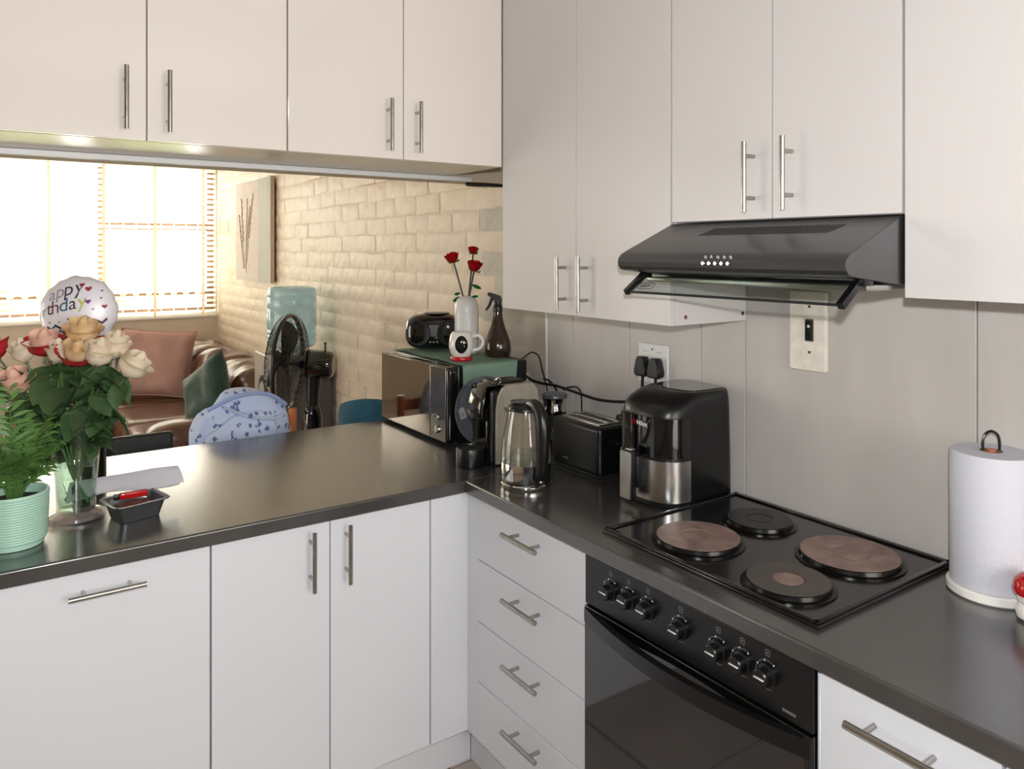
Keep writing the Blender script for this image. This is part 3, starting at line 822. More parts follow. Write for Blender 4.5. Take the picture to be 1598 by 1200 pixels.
rd = Thing('radio', 'small gloss black portable radio on the green cloth', 'radio', (1.527, 2.792, ZM), radians(-30), local=True)
bm = B(); superq(bm, (0, 0, .077), (.118, .078, .074), 3.2, 36, 20); rd.part('shell', bm, 'black_gloss')
bm = B(); ring_mesh(bm, (.01, 0, .150), .052, .002, n=36); lathe(bm, [(.05, .1495), (.05, .152), (.001, .152)], (.01, 0, 0), 32); rd.part('top_lid', bm, 'black')
for s in (-1,):
    bm = B(); lathe(bm, [(.052, 0), (.05, .006), (.04, .002), (.001, .004)], (s * .062, -.066, .075), 28, axis=(s * .35, -1, 0)); rd.part('speaker', bm, 'black_mat')
bm = B(); lathe(bm, [(.052, 0), (.05, .006), (.04, .002), (.001, .004)], (.062, -.066, .075), 28, axis=(.35, -1, 0)); rd.part('speaker', bm, 'black_mat')
bm = B(); box(bm, -.022, .022, -.0815, -.075, .06, .11, .003); rd.part('display', bm, 'smoke')
for k in range(3):
    bm = B(); cyl(bm, (-.014 + k * .014, -.080, .04), (-.014 + k * .014, -.084, .04), .004, n=10); rd.part('button', bm, 'chrome')

vs = Thing('white_vase', 'matt white bottle-shaped vase standing on the microwave', 'vase', (1.58, 2.62, ZM), local=True)
bm = B(); lathe(bm, [(.044, 0), (.0475, .006), (.0485, .03), (.0485, .17), (.0465, .195), (.039, .214), (.027, .224), (.021, .228), (.018, .226), (.017, .20), (.001, .19)], n=40); vs.part('vase_body', bm, 'vase_white')
bm = B(); ring_mesh(bm, (0, 0, .165), .0485, .0006, n=40, m=4); vs.part('groove', bm, 'carcass')

Rv = Vector((.824, -.566, 0))
def toy_rose(label, top, scale, leaves):
    t = Thing('toy_rose', label, 'flower', (1.58, 2.62, ZM + .19), group='plastic roses in the white vase', local=True)
    base = Vector((0, 0, 0)) + Rv * (.004 if top.x > 0 else -.004)
    tp = Rv * top.x + Vector((0, 0, top.z)) + Vector((0, top.y, 0))
    bm = B(); tube(bm, [base, base.lerp(tp, .5), tp], .0033, 8)
    for k in range(12):
        p = base.lerp(tp, .2 + k * .06); ellipsoid(bm, p, (.0042, .0042, .003), 8, 5)
    t.part('stem', bm, 'black')
    d = (tp - base).normalized(); x, y, _ = frame_of(d)
    q = scale / 1.7
    for lay, (r_, z0, z1, n_) in enumerate(((.023, 0, .036, 5), (.0165, .012, .041, 4))):
        for k in range(n_):
            a0 = k * 2 * pi / n_ + lay * .5; bm = B(); rows = []
            for j_ in range(6):
                t_ = j_ / 5; row = []
                rr = r_ * q * (.35 + .65 * sin(min(1, t_ * 1.5) * pi / 2)) + (.006 if lay == 0 else .002) * q * max(0, t_ - .7) * 3
                for i_ in range(7):
                    s__ = -1 + i_ / 3; a = a0 + s__ * 2.1 * pi / n_ / 1.6; zz = z0 + (z1 - z0) * t_ * (1 - .16 * s__ * s__)
                    row.append(bm.verts.new(tp + (x * cos(a) + y * sin(a)) * (rr + .001 * k * q) + d * (zz * q)))
                rows.append(row)
            for r0, r1 in zip(rows, rows[1:]):
                for i_ in range(6): bm.faces.new((r0[i_], r0[i_ + 1], r1[i_ + 1], r1[i_]))
            bmesh.ops.solidify(bm, geom=bm.faces[:], thickness=.0016); t.part('petal', bm, 'red')
    bm = B(); lathe(bm, [(.006 * q, 0), (.012 * q, .012 * q), (.012 * q, .034 * q), (.006 * q, .043 * q), (.001, .044 * q)], tp, 14, axis=d); t.part('bud', bm, 'red')
    for k in range(4):
        a = k * pi / 2 + .4; e = x * cos(a) + y * sin(a)
        bm = B(); c = tp - d * .001; vsq = [c + e * .004, c + e * .016 * scale + y.cross(e) * .004 + d * .004, c + e * .019 * scale + d * .012, c + e * .014 * scale - y.cross(e) * .004 + d * .004]
        f = [bm.verts.new(p) for p in vsq]; bm.faces.new(f); bmesh.ops.solidify(bm, geom=bm.faces[:], thickness=.002); t.part('sepal', bm, 'leaf_toy')
    for f_, dirv, L in leaves:
        p = base.lerp(tp, f_); dv = (Rv * dirv[0] + Vector((0, dirv[1], dirv[2]))).normalized(); sd = dv.cross(Vector((0, -.8, .6))).normalized()
        bm = B(); L2 = L
        pts = [(0, .002), (.25, .35), (.55, .5), (.85, .35), (1, .05)]
        up_ = [bm.verts.new(p + dv * (.006 + a * L2) + sd * (b * L2 * .5)) for a, b in pts]; dn = [bm.verts.new(p + dv * (.006 + a * L2) - sd * (b * L2 * .5)) for a, b in pts]
        for i in range(4): bm.faces.new((up_[i], up_[i + 1], dn[i + 1], dn[i]))
        bmesh.ops.solidify(bm, geom=bm.faces[:], thickness=.002); t.part('leaf', bm, 'leaf_toy')
    return t
toy_rose('red plastic rose leaning out of the white vase towards the radio', Vector((-.056, -.01, .172)), 1.7, [(.22, (-1, 0, -.55), .040), (.3, (-1, -.4, -.2), .028)])
toy_rose('fullest red plastic rose, lowest of the three in the white vase', Vector((.014, -.03, .138)), 1.75, [(.25, (1, -.5, .1), .034)])
toy_rose('slim red plastic rosebud, tallest of the three in the white vase', Vector((.037, .02, .206)), 1.25, [(.42, (1, 0, -.45), .044), (.72, (.6, 0, .6), .02)])

mg = Thing('mug', 'white round mug with a black oval patch and a red foot on the green cloth', 'mug', (1.461, 2.461, ZM), local=True)
bm = B(); lathe(bm, [(.031, .014), (.040, .026), (.0465, .05), (.0465, .07), (.042, .094), (.036, .104), (.034, .106), (.032, .104), (.038, .09), (.042, .065), (.036, .03), (.001, .02)], n=40); mg.part('cup', bm, 'porcelain')
bm = B(); lathe(bm, [(.039, 0), (.041, .003), (.041, .010), (.038, .015), (.03, .016)], n=36); mg.part('foot', bm, 'red_gloss')
hd_ = Rv; bm = B()
tube(bm, [hd_ * .040 + Vector((0, 0, .086)), hd_ * .062 + Vector((0, 0, .092)), hd_ * .078 + Vector((0, 0, .078)), hd_ * .078 + Vector((0, 0, .058)), hd_ * .066 + Vector((0, 0, .042)), hd_ * .042 + Vector((0, 0, .036))], .0068, 12, 5); mg.part('handle', bm, 'porcelain')
bm = B(); fd = Vector((-.50, -.866, 0)); sx = Vector((.866, -.5, 0)); rows = []
cupp = [(.031, .014), (.040, .026), (.0465, .05), (.0465, .07), (.042, .094), (.036, .104)]
def prof(z):
    for (r0, z0), (r1, z1) in zip(cupp, cupp[1:]):
        if z0 <= z <= z1: return r0 + (r1 - r0) * (z - z0) / (z1 - z0) + .0009
    return .036
for i in range(13):
    row = []
    for j in range(13):
        u = -1 + 2 * i / 12; v = -1 + 2 * j / 12
        uu = u * sqrt(1 - v * v / 2); vv = v * sqrt(1 - u * u / 2)
        z = .062 + vv * .033; a = uu * .52; r = max(.03, prof(z))
        row.append(bm.verts.new(fd * (r * cos(a)) + sx * (r * sin(a)) + Vector((0, 0, z))))
    rows.append(row)
for i in range(12):
    for j in range(12): bm.faces.new((rows[i][j], rows[i + 1][j], rows[i + 1][j + 1], rows[i][j + 1]))
mg.part('patch', bm, 'black_gloss')

sp = Thing('spray_bottle', 'dark brown pear-shaped spray bottle with a black trigger on the microwave', 'spray bottle', (1.632, 2.472, ZM), local=True)
bm = B(); lathe(bm, [(.044, 0), (.050, .008), (.0525, .03), (.050, .055), (.040, .085), (.028, .115), (.020, .145), (.017, .17), (.016, .185)], n=36); sp.part('bottle', bm, 'brown')
bm = B(); lathe(bm, [(.0175, .172), (.0185, .176), (.0175, .182), (.0185, .188), (.017, .194), (.014, .20), (.0135, .215)], n=24); sp.part('collar', bm, 'black')
bm = B(); hv = -Rv
def pv(a, z): return hv * a + Vector((0, 0, z))
sdv = Vector((-.5, -.866, 0)) * .011
outl = [(-.014, .205), (-.016, .222), (-.010, .234), (.012, .242), (.034, .248), (.040, .244), (.040, .236), (.030, .230), (.020, .226), (.014, .212), (.012, .205)]
v0 = [bm.verts.new(pv(a, z) + sdv) for a, z in outl]; v1 = [bm.verts.new(pv(a, z) - sdv) for a, z in outl]
bm.faces.new(v0); bm.faces.new(v1[::-1])
for i in range(len(outl)): bm.faces.new((v0[i], v1[i], v1[(i + 1) % len(outl)], v0[(i + 1) % len(outl)]))
sp.part('spray_head', bm, 'black_mat')
bm = B(); tube(bm, [pv(.018, .232), pv(.026, .215), pv(.034, .196), pv(.046, .178)], lambda t: .0075 - .004 * t, 10, 4); sp.part('trigger', bm, 'black_mat')

# ================================================================== THINGS ON THE WORKTOP BY THE WALL
# turntable leaning on the microwave side
tt = Thing('glass_turntable', 'round glass microwave turntable leaning against the microwave side', 'plate', (1.478, 2.29, .9))
ctr = Vector((1.466, 2.313, 1.0235)); ax = Vector((0, -1, .16)).normalized()
bm = B(); lathe(bm, [(.001, -.003), (.09, -.003), (.116, .004), (.1225, .007), (.121, .010), (.09, .001), (.001, .001)], ctr, 56, axis=ax); tt.part('plate', bm, 'glass_plate')
bm = B(); ring_mesh(bm, ctr + ax * .0085, .1218, .0008, ax, 56, 5); tt.part('rim', bm, 'print_grey')
bm = B(); x_, y_, d_x = frame_of(ax)
e1 = Vector((1, 0, 0)); e2 = ax.cross(e1).normalized() * -1
if e2.z < 0: e2 = -e2
c = ctr + e1 * -.092 + e2 * -.0 + ax * .0045
q = [c + e1 * (a * cos(.3) - b * sin(.3)) + e2 * (a * sin(.3) + b * cos(.3)) for a, b in ((-.013, -.019), (.013, -.019), (.013, .019), (-.013, .019))]
f = [bm.verts.new(p) for p in q]; bm.faces.new(f); bmesh.ops.solidify(bm, geom=bm.faces[:], thickness=.0006); tt.part('sticker', bm, 'print_white')
bm = B()
for k in range(4):
    p = ctr + e1 * -.092 + e2 * (-.010 + k * .004) + ax * .0058; box(bm, p.x - .008, p.x + .008, p.y - .0004, p.y + .0004, p.z - .0007, p.z + .0007)
tt.part('sticker_print', bm, 'print_grey')

cm = Thing('coffee_machine', 'slim capsule coffee machine, black front and champagne side panels, behind the kettle', 'coffee machine', (1.42, 2.115, .9))
bm = B(); box(bm, 1.335, 1.515, 2.066, 2.166, .902, 1.145, .012, 3); cm.part('body', bm, 'black')
# champagne cover: two sides joined over the top
for y0, y1 in ((2.057, 2.065), (2.167, 2.175)):
    bm = B(); prism(bm, [(1.352, .905), (1.525, .905), (1.525, 1.09), (1.518, 1.135), (1.50, 1.156), (1.40, 1.158), (1.375, 1.15), (1.36, 1.125), (1.352, 1.08)], 'y', y0, y1, .002); cm.part('side_panel', bm, 'greige')
bm = B(); prism(bm, [(1.385, 1.156), (1.40, 1.1585), (1.50, 1.1565), (1.518, 1.136), (1.525, 1.09), (1.521, 1.088), (1.514, 1.132), (1.497, 1.151), (1.40, 1.153)], 'y', 2.0652, 2.1668); cm.part('top_cover', bm, 'greige')
bm = B()
prism(bm, [(1.372, 1.166), (1.345, 1.160), (1.318, 1.138), (1.305, 1.10), (1.300, 1.06), (1.308, 1.045), (1.334, 1.04), (1.334, 1.146), (1.372, 1.146)], 'y', 2.072, 2.16, .010, 3); cm.part('brew_head', bm, 'black_gloss')
bm = B(); cyl(bm, (1.312, 2.116, 1.045), (1.312, 2.116, .985), .018, .014); cm.part('spout', bm, 'black')
bm = B(); box(bm, 1.326, 1.335, 2.075, 2.157, .905, 1.05, .004); cm.part('front_panel', bm, 'black_gloss')
bm = B(); lathe(bm, [(.047, 0), (.048, .004), (.048, .056), (.046, .060), (.040, .060), (.039, .056), (.001, .056)], (1.292, 2.116, .9005), 32); cm.part('drip_tray', bm, 'black')
bm = B(); box(bm, 1.36, 1.48, 2.078, 2.154, 1.1585, 1.168, .003); lv = cm.part('lever', bm, 'black')
bm = B(); ring_mesh(bm, (1.372, 2.08, 1.170), .011, .0035, (0, 1, .2), 20, 8); cm.part('lever_ring', bm, 'chrome', under=lv)

fr = Thing('milk_frother', 'tall round black milk frother with chrome neck and grey lid behind the kettle', 'milk frother', (1.628, 2.105, .9), local=True)
bm = B(); lathe(bm, [(.044, .001), (.044, .006), (.041, .01), (.040, .135), (.041, .14)], n=32); fr.part('body', bm, 'black_gloss')
bm = B()
for k in range(11): ring_mesh(bm, (0, 0, .05 + k * .0078), .0408, .0012, n=32, m=5)
fr.part('rib', bm, 'smoke')
bm = B(); lathe(bm, [(.0415, .138), (.0415, .15), (.0385, .155), (.040, .185), (.041, .188)], n=32); fr.part('neck', bm, 'chrome')
bm = B(); lathe(bm, [(.043, .187), (.043, .196), (.040, .2), (.001, .201)], n=32); fr.part('lid', bm, 'smoke')

# kettle
KX, KY = 1.318, 1.845
kt = Thing('glass_kettle', 'glass electric kettle with steel base and black handle on the worktop corner', 'kettle', (KX, KY, .9), local=True)
bm = B(); lathe(bm, [(.074, .0005), (.076, .004), (.076, .013), (.073, .016)], n=44); kt.part('power_base', bm, 'chrome')
bm = B(); lathe(bm, [(.070, .016), (.070, .021), (.074, .021)], n=44); kt.part('gap_ring', bm, 'black')
bm = B(); lathe(bm, [(.0745, .021), (.0755, .025), (.0755, .070), (.0745, .074)], n=44); kt.part('steel_band', bm, 'chrome')
bm = B(); lathe(bm, [(.0745, .074), (.0735, .10), (.0705, .13), (.065, .165), (.058, .2), (.052, .226)], n=44, cap0=False, cap1=False); kt.part('glass_jug', bm, 'glass_kettle')
bm = B(); lathe(bm, [(.001, .0745), (.0725, .0745), (.0715, .092), (.001, .092)], n=36); kt.part('water', bm, 'water')
bm = B(); lathe(bm, [(.0525, .224), (.0545, .227), (.0535, .234), (.046, .242), (.03, .247), (.001, .248)], n=36); kt.part('lid', bm, 'black')
bm = B(); lathe(bm, [(.030, .2478), (.030, .2505), (.001, .2515)], (-.012, .01, 0), 24); kt.part('lid_inset', bm, 'smoke')
hv = Vector((-.133, -.988, 0)).normalized()
def kp(a, z): return hv * a + Vector((0, 0, z))
spv = -Rv
bm = B(); tube(bm, [spv * .048 + Vector((0, 0, .228)), spv * .062 + Vector((0, 0, .236))], lambda t: .012 - .006 * t, 12); kt.part('spout', bm, 'steel')
bm = B(); tube(bm, [kp(.030, .240), kp(.062, .243), kp(.088, .228), kp(.100, .195), kp(.102, .150), kp(.098, .10), kp(.090, .060), kp(.078, .036)], lambda t: .019 - .004 * abs(t - .5), 14, 5, flat=1.2); kt.part('handle', bm, 'black')
bm = B(); lathe(bm, [(.0758, .022), (.0762, .024), (.0762, .072), (.0758, .0745)], n=44, cap0=False, cap1=False)
bmesh.ops.delete(bm, geom=[f for f in bm.faces if (lambda c_: c_.normalized().dot(hv))(Vector((f.calc_center_median().x, f.calc_center_median().y, 0))) < .80], context='FACES'); kt.part('switch_panel', bm, 'black')
bm = B(); superq(bm, kp(.096, .035), (.009, .006, .006), 3, 12, 8); kt.part('switch', bm, 'chrome')

# toaster
to = Thing('toaster', 'black two-slot toaster with a steel top between kettle and air fryer', 'toaster', (1.60, 1.868, .9))
bm = B(); box(bm, 1.522, 1.672, 1.748, 1.985, .908, 1.058, .014, 4); to.part('body', bm, 'black')
bm = B(); box(bm, 1.53, 1.664, 1.757, 1.976, .9005, .91, .002); to.part('base', bm, 'black_mat')
bm = B()
for a in ((1.545, 1.560, 1.775, 1.965), (1.590, 1.604, 1.775, 1.965), (1.634, 1.649, 1.775, 1.965), (1.56, 1.634, 1.775, 1.79), (1.56, 1.634, 1.95, 1.965)): box(bm, *a, 1.0575, 1.061, .001)
to.part('top_plate', bm, 'steel')
for x in (1.575, 1.619):
    bm = B(); box(bm, x - .014, x + .014, 1.79, 1.95, 1.0578, 1.0588); to.part('slot', bm, 'black_mat')
    bm = B()
    for k in range(7): tube(bm, [(x - .012, 1.80 + k * .022, 1.0592), (x + .012, 1.80 + k * .022, 1.0592)], .0008, 4)
    to.part('wire', bm, 'steel')
bm = B(); box(bm, 1.58, 1.614, 1.728, 1.748, 1.0, 1.012, .004); to.part('lever', bm, 'black')
bm = B(); superq(bm, (1.66, 1.80, 1.066), (.012, .022, .011), 2.5, 14, 8); to.part('warming_knob', bm, 'black')
bm = B(); box(bm, 1.521, 1.5225, 1.90, 1.925, .935, .938); to.part('print_mark', bm, 'print_grey')

# air fryer
AX, AY = 1.612, 1.540
af = Thing('air_fryer', 'black air fryer with a brushed steel drawer and upright handle beside the hob', 'air fryer', (AX, AY, .9))
def af_out(s, x_front, inset=0, n=14):
    """footprint: rounded nose towards -x, flat sides"""
    pts = []; hw = .112 * s - inset; xb = 1.752; xf = x_front + inset; rr = .085
    for k in range(n + 1):
        t = pi / 2 + pi * k / n
        cx = math.copysign(abs(cos(t)) ** .8, cos(t)); sy = math.copysign(abs(sin(t)) ** .62, sin(t))
        pts.append((xf + rr + rr * cx, AY + hw * sy))
    for k in range(5):
        t = -pi / 2 + (pi / 2) * k / 4; pts.append((xb - .03 + .03 * cos(t), AY - hw + .03 + .03 * sin(t)))
    for k in range(5):
        t = (pi / 2) * k / 4; pts.append((xb - .03 + .03 * cos(t), AY + hw - .03 + .03 * sin(t)))
    return pts
bm = B(); rs = []
for z, s, xf in ((.905, .97, 1.486), (.91, 1.0, 1.482), (1.03, .985, 1.482), (1.145, .955, 1.486)):
    rs.append([bm.verts.new((x, y, z)) for x, y in af_out(s, xf)])
# domed shoulder: the front slopes back up to the top
for z, s, xf, zf in ((1.165, .945, 1.492, 1.152), (1.18, .93, 1.51, 1.17), (1.196, .90, 1.545, 1.19), (1.203, .85, 1.58, 1.2)):
    ring = []
    for x, y in af_out(s, xf):
        ring.append(bm.verts.new((x, y, z)))
    rs.append(ring)
rings(bm, rs); af.part('body', bm, 'black', ang=35)
bm = B(); pts = af_out(.72, 1.60, .0); prism(bm, pts, 'z', 1.2025, 1.2055, .001); af.part('top_panel', bm, 'black_gloss')
# glossy upper front and steel drawer, as shells just proud of the nose
def shell(z0, z1, pr0, idx0, idx1, s=1.0, xf=1.482):
    bm = B(); P = af_out(s, xf); c = Vector((1.567, AY))
    P = P[idx0:idx1 + 1]
    out = []
    for k, (x, y) in enumerate(P):
        v = (Vector((x, y)) - c).normalized() * pr0; out.append((x + v.x, y + v.y))
    poly = out + [(x + (1.567 - x) * .12, y + (AY - y) * .12) for x, y in P[::-1]]
    prism(bm, poly, 'z', z0, z1); return bm
af.part('upper_front', shell(1.036, 1.143, .002, 0, 14, .985), 'black_gloss')
dw = af.part('drawer', shell(.918, 1.028, .003, 0, 14), 'steel')
bm = shell(.905, .917, .002, 0, 14, .99); af.part('drawer_foot', bm, 'black', under=dw)
bm = B(); box(bm, 1.452, 1.486, AY - .026, AY + .026, .95, 1.038, .006); box(bm, 1.436, 1.458, AY - .020, AY + .020, .922, 1.050, .004); af.part('handle', bm, 'black', under=dw)
bm = B(); prism(bm, rrect(AY, .985, .040, .128, .004), 'x', 1.4315, 1.4365, .001); af.part('handle_plate', bm, 'steel', under=dw)
bm = B(); box(bm, 1.442, 1.462, AY - .012, AY + .012, 1.050, 1.056, .002); af.part('release_button', bm, 'steel', under=dw)
# logo on the upper front
uf = Vector((-1, 0, 0))
def on_front(bm, y0, z0, sc=1):
    for v in bm.verts:
        yy = y0 - v.co.x; zz = z0 + v.co.y
        hw = .112 * .985 + .002
        sy = min(1, abs(yy - AY) / hw); s_ = sy ** (1 / .62); cx = sqrt(max(0, 1 - s_ * s_)) ** .8
        v.co = Vector((1.482 + .085 - .085 * cx - .0045 * max(.3, cx) - .0003, yy, zz))
    return bm
tm = text_mesh('Milex', .0185, 0, 0, .0004); on_front(tm, 1.5415, 1.1170); af.part('lettering', tm, 'print_white', ang=0)
bm = B()
for k in range(2):
    pts = [Vector(((.006 - .0035 * k) * cos(a), (.006 - .0035 * k) * sin(a), 0)) for a in [2 * pi * i / 20 for i in range(20)]]
    tube(bm, pts, .0011, 4, closed=True)
on_front(bm, 1.5505, 1.1235); af.part('logo', bm, 'red_gloss', ang=0)

# paper towel
pt = Thing('paper_towel_holder', 'white wooden paper towel stand with a black wire loop beside the hob', 'paper towel holder', (1.686, .728, .9), local=True)
bm = B(); lathe(bm, [(.077, .0005), (.0805, .004), (.0805, .017), (.077, .02), (.001, .02)], n=48); pt.part('base', bm, 'white_wood')
bm = B(); cyl(bm, (0, 0, .02), (0, 0, .292), .009); pt.part('post', bm, 'wood')
bm = B(); e = Vector((.824, -.566, 0)); tube(bm, [-e * .017 + Vector((0, 0, .29)), -e * .017 + Vector((0, 0, .308)), -e * .012 + Vector((0, 0, .322)), Vector((0, 0, .328)), e * .012 + Vector((0, 0, .322)), e * .017 + Vector((0, 0, .308)), e * .017 + Vector((0, 0, .29))], .0028, 8, 5); pt.part('wire_loop', bm, 'black')
rl = Thing('paper_towel_roll', 'white paper towel roll on its stand by the tiled wall', 'paper towel', (1.686, .728, .9205), local=True)
bm = B(); lathe(bm, [(.021, 0), (.072, 0), (.0745, .004), (.0745, .262), (.072, .267), (.021, .268)], n=56, cap0=False, cap1=False, wob=lambda t, z: 1 + .006 * sin(3 * t + 8 * z)); rl.part('paper', bm, 'towel')
bm = B(); lathe(bm, [(.0205, .002), (.0205, .2685), (.0185, .2685), (.0185, .002)], n=30, cap0=False, cap1=False); rl.part('core', bm, mat('cardboard', (120, 96, 78), .9))

ms = Thing('mushroom_ornament', 'small ornament with a gloss red cap and white stem beside the paper towel', 'ornament', (1.621, .627, .9), local=True)
bm = B(); lathe(bm, [(.020, .0005), (.027, .006), (.029, .016), (.026, .027), (.022, .031), (.026, .036), (.026, .046), (.02, .05)], n=28); ms.part('stem', bm, 'porcelain')
bm = B(); lathe(bm, [(.02, .046), (.032, .050), (.0345, .058), (.031, .074), (.021, .085), (.009, .090), (.001, .091)], n=32); ms.part('cap', bm, 'red_gloss')

# ================================================================== FLOWER END OF THE PENINSULA
PX, PY = .052, 2.158
po = Thing('potted_palm', 'leafy palm plant in a ribbed mint green pot near the worktop edge', 'potted plant', (PX, PY, .9), local=True)
prof = [(.058, .0005), (.060, .002), (.060, .013)]
for k in range(18):
    z = .015 + k * .006; r = .0665 + .004 * k / 17
    prof += [(r, z), (r + .0014, z + .002), (r + .0014, z + .004)]
prof += [(.0715, .124), (.070, .127), (.066, .126), (.064, .10)]
bm = B(); lathe(bm, prof, n=56, cap1=False); po.part('pot', bm, 'mint')
bm = B(); lathe(bm, [(.064, .10), (.066, .104), (.03, .108), (.001, .109)], n=28, cap0=False); po.part('soil', bm, 'soil')
bm = B(); box(bm, -.051, -.046, -.035, -.02, .10, .135, .001); po.part('plant_tag', bm, 'paper')
rnd = random.Random(5)
def frond(az, lean, L, drop, nl=12, wl=.060):
    bm = B(); pts = []
    d0 = Vector((cos(az), sin(az), 0))
    for k in range(9):
        t = k / 8; out = lean * L * (t ** 1.4); up = L * (t - drop * t * t)
        pts.append(Vector((0, 0, .10)) + d0 * (.012 + out) + Vector((0, 0, up)))
    tube(bm, pts, lambda t: .0022 - .0015 * t, 6)
    side = Vector((-sin(az), cos(az), 0))
    for k in range(nl):
        t = .34 + .66 * k / (nl - 1); f = t * 8; i = min(7, int(f)); p = pts[i].lerp(pts[i + 1], f - i); tan = (pts[i + 1] - pts[i]).normalized()
        ll = wl * (1 - .5 * abs(t - .6) / .5) * rnd.uniform(.85, 1.1)
        for s in (-1, 1):
            dr_ = (side * s * 1.0 + tan * rnd.uniform(.5, 1.3) + Vector((rnd.uniform(-.35, .35), rnd.uniform(-.35, .35), -.12 + rnd.uniform(-.3, .3)))).normalized()
            nrm_ = dr_.cross(tan).normalized(); wv = nrm_.cross(dr_).normalized() * (.0048)
            q = [p, p + dr_ * ll * .35 + wv, p + dr_ * ll * .7 + wv * .7 + Vector((0, 0, -.004)), p + dr_ * ll + Vector((0, 0, -.012)), p + dr_ * ll * .7 - wv * .7 + Vector((0, 0, -.004)), p + dr_ * ll * .35 - wv]
            vv = [bm.verts.new(a) for a in q]; bm.faces.new((vv[0], vv[1], vv[5])); bm.faces.new((vv[1], vv[2], vv[4], vv[5])); bm.faces.new((vv[2], vv[3], vv[4]))
    return bm
for az, lean, L, drop in ((20, .35, .17, .25), (75, .3, .25, .25), (130, .45, .30, .3), (170, .5, .30, .32), (205, .5, .26, .3), (250, .4, .18, .25), (300, .35, .17, .3), (340, .4, .20, .32), (40, .25, .13, .2), (100, .15, .32, .2), (150, .25, .33, .25), (225, .3, .22, .2), (185, .2, .31, .2), (270, .45, .12, .2), (320, .55, .13, .25), (5, .5, .12, .3), (60, .35, .2, .2), (115, .3, .24, .25), (235, .35, .15, .2), (285, .3, .2, .25), (330, .25, .24, .2), (10, .3, .22, .25)):
    po.part('frond', frond(radians(az), lean, L, drop), 'palm', ang=0)

VX, VY = .190, 2.285
gv = Thing('glass_vase', 'tall flared clear glass vase with a thick foot, full of rose stems', 'vase', (VX, VY, .9), local=True)
bm = B(); lathe(bm, [(.060, .0008), (.066, .004), (.0665, .012), (.060, .017), (.045, .022)], n=44); gv.part('foot', bm, 'glass_foot')
bm = B(); lathe(bm, [(.045, .022), (.046, .05), (.049, .10), (.053, .15), (.060, .20), (.072, .245), (.090, .285), (.088, .286), (.0575, .20), (.0505, .15), (.0465, .10), (.043, .05), (.038, .028), (.001, .026)], n=44, cap0=False); gv.part('glass', bm, 'glass_vase')
bm = B(); lathe(bm, [(.001, .028), (.037, .03), (.042, .05), (.046, .10), (.049, .14), (.001, .14)], n=32); gv.part('water', bm, 'water')

def petal_mesh(R, h, span, top, flare):
    """one petal of a cup-shaped bloom: a patch of a bulging cup round +z, centred on +x"""
    bm = B(); rows = []; nu, nv = 8, 7
    for j in range(nv + 1):
        t = j / nv; row = []
        if t < .55: r = R * (.25 + .75 * sin(t / .55 * pi / 2))
        else: r = R + (top - R) * ((t - .55) / .45) ** 1.5
        for i in range(nu + 1):
            s = -1 + 2 * i / nu
            a = s * span / 2 * (.45 + .55 * sin(min(1, .15 + t * 1.1) * pi / 2))
            rr = r + flare * max(0, t - .7) ** 2 * 11 * (1 - .5 * s * s) + .0016 * abs(s) + .0010 * sin(4 * s + 5 * t)
            z = t * h * (1 - .26 * abs(s) ** 2.0) - flare * .35 * max(0, t - .8) * 5 * (1 - s * s)
            row.append(bm.verts.new((rr * cos(a), rr * sin(a), z)))
        rows.append(row)
    for a_, b_ in zip(rows, rows[1:]):
        for i in range(nu): bm.faces.new((a_[i], a_[i + 1], b_[i + 1], b_[i]))
    return bm
PM = {}
def petal_data(key, m):
    if (key, m) not in PM:
        spec = {'in': (.0135, .064, radians(235), .0080, .001), 'mid': (.0225, .062, radians(165), .0200, .005), 'out': (.0275, .056, radians(135), .0275, .008)}[key]
        bm = petal_mesh(*spec)
        me = bpy.data.meshes.new('petal'); bm.to_mesh(me); bm.free(); me.materials.append(M[m])
        for p in me.polygons: p.use_smooth = True
        PM[key, m] = me
    return PM[key, m]
def leaf_bm(L, W, fold=.25):
    bm = B(); rows = []
    for k in range(7):
        t = k / 6; w_ = W * sin(pi * min(1, .06 + t * .94)) ** .75 * (1 - .25 * t) + .0006
        z = -.25 * L * t * t * .6
        rows.append([bm.verts.new((t * L, -w_, z + fold * w_)), bm.verts.new((t * L, -w_ * .5, z + fold * w_ * .35)), bm.verts.new((t * L, 0, z)), bm.verts.new((t * L, w_ * .5, z + fold * w_ * .35)), bm.verts.new((t * L, w_, z + fold * w_))])
    for a_, b_ in zip(rows, rows[1:]):
        for i in range(4): bm.faces.new((a_[i], a_[i + 1], b_[i + 1], b_[i]))
    return bm
lm = []
for L, W in ((.062, .022), (.075, .028), (.05, .019)):
    bm = leaf_bm(L, W); me = bpy.data.meshes.new('leaf'); bm.to_mesh(me); bm.free(); me.materials.append(M['rose_leaf'])
    for p in me.polygons: p.use_smooth = True
    lm.append(me)

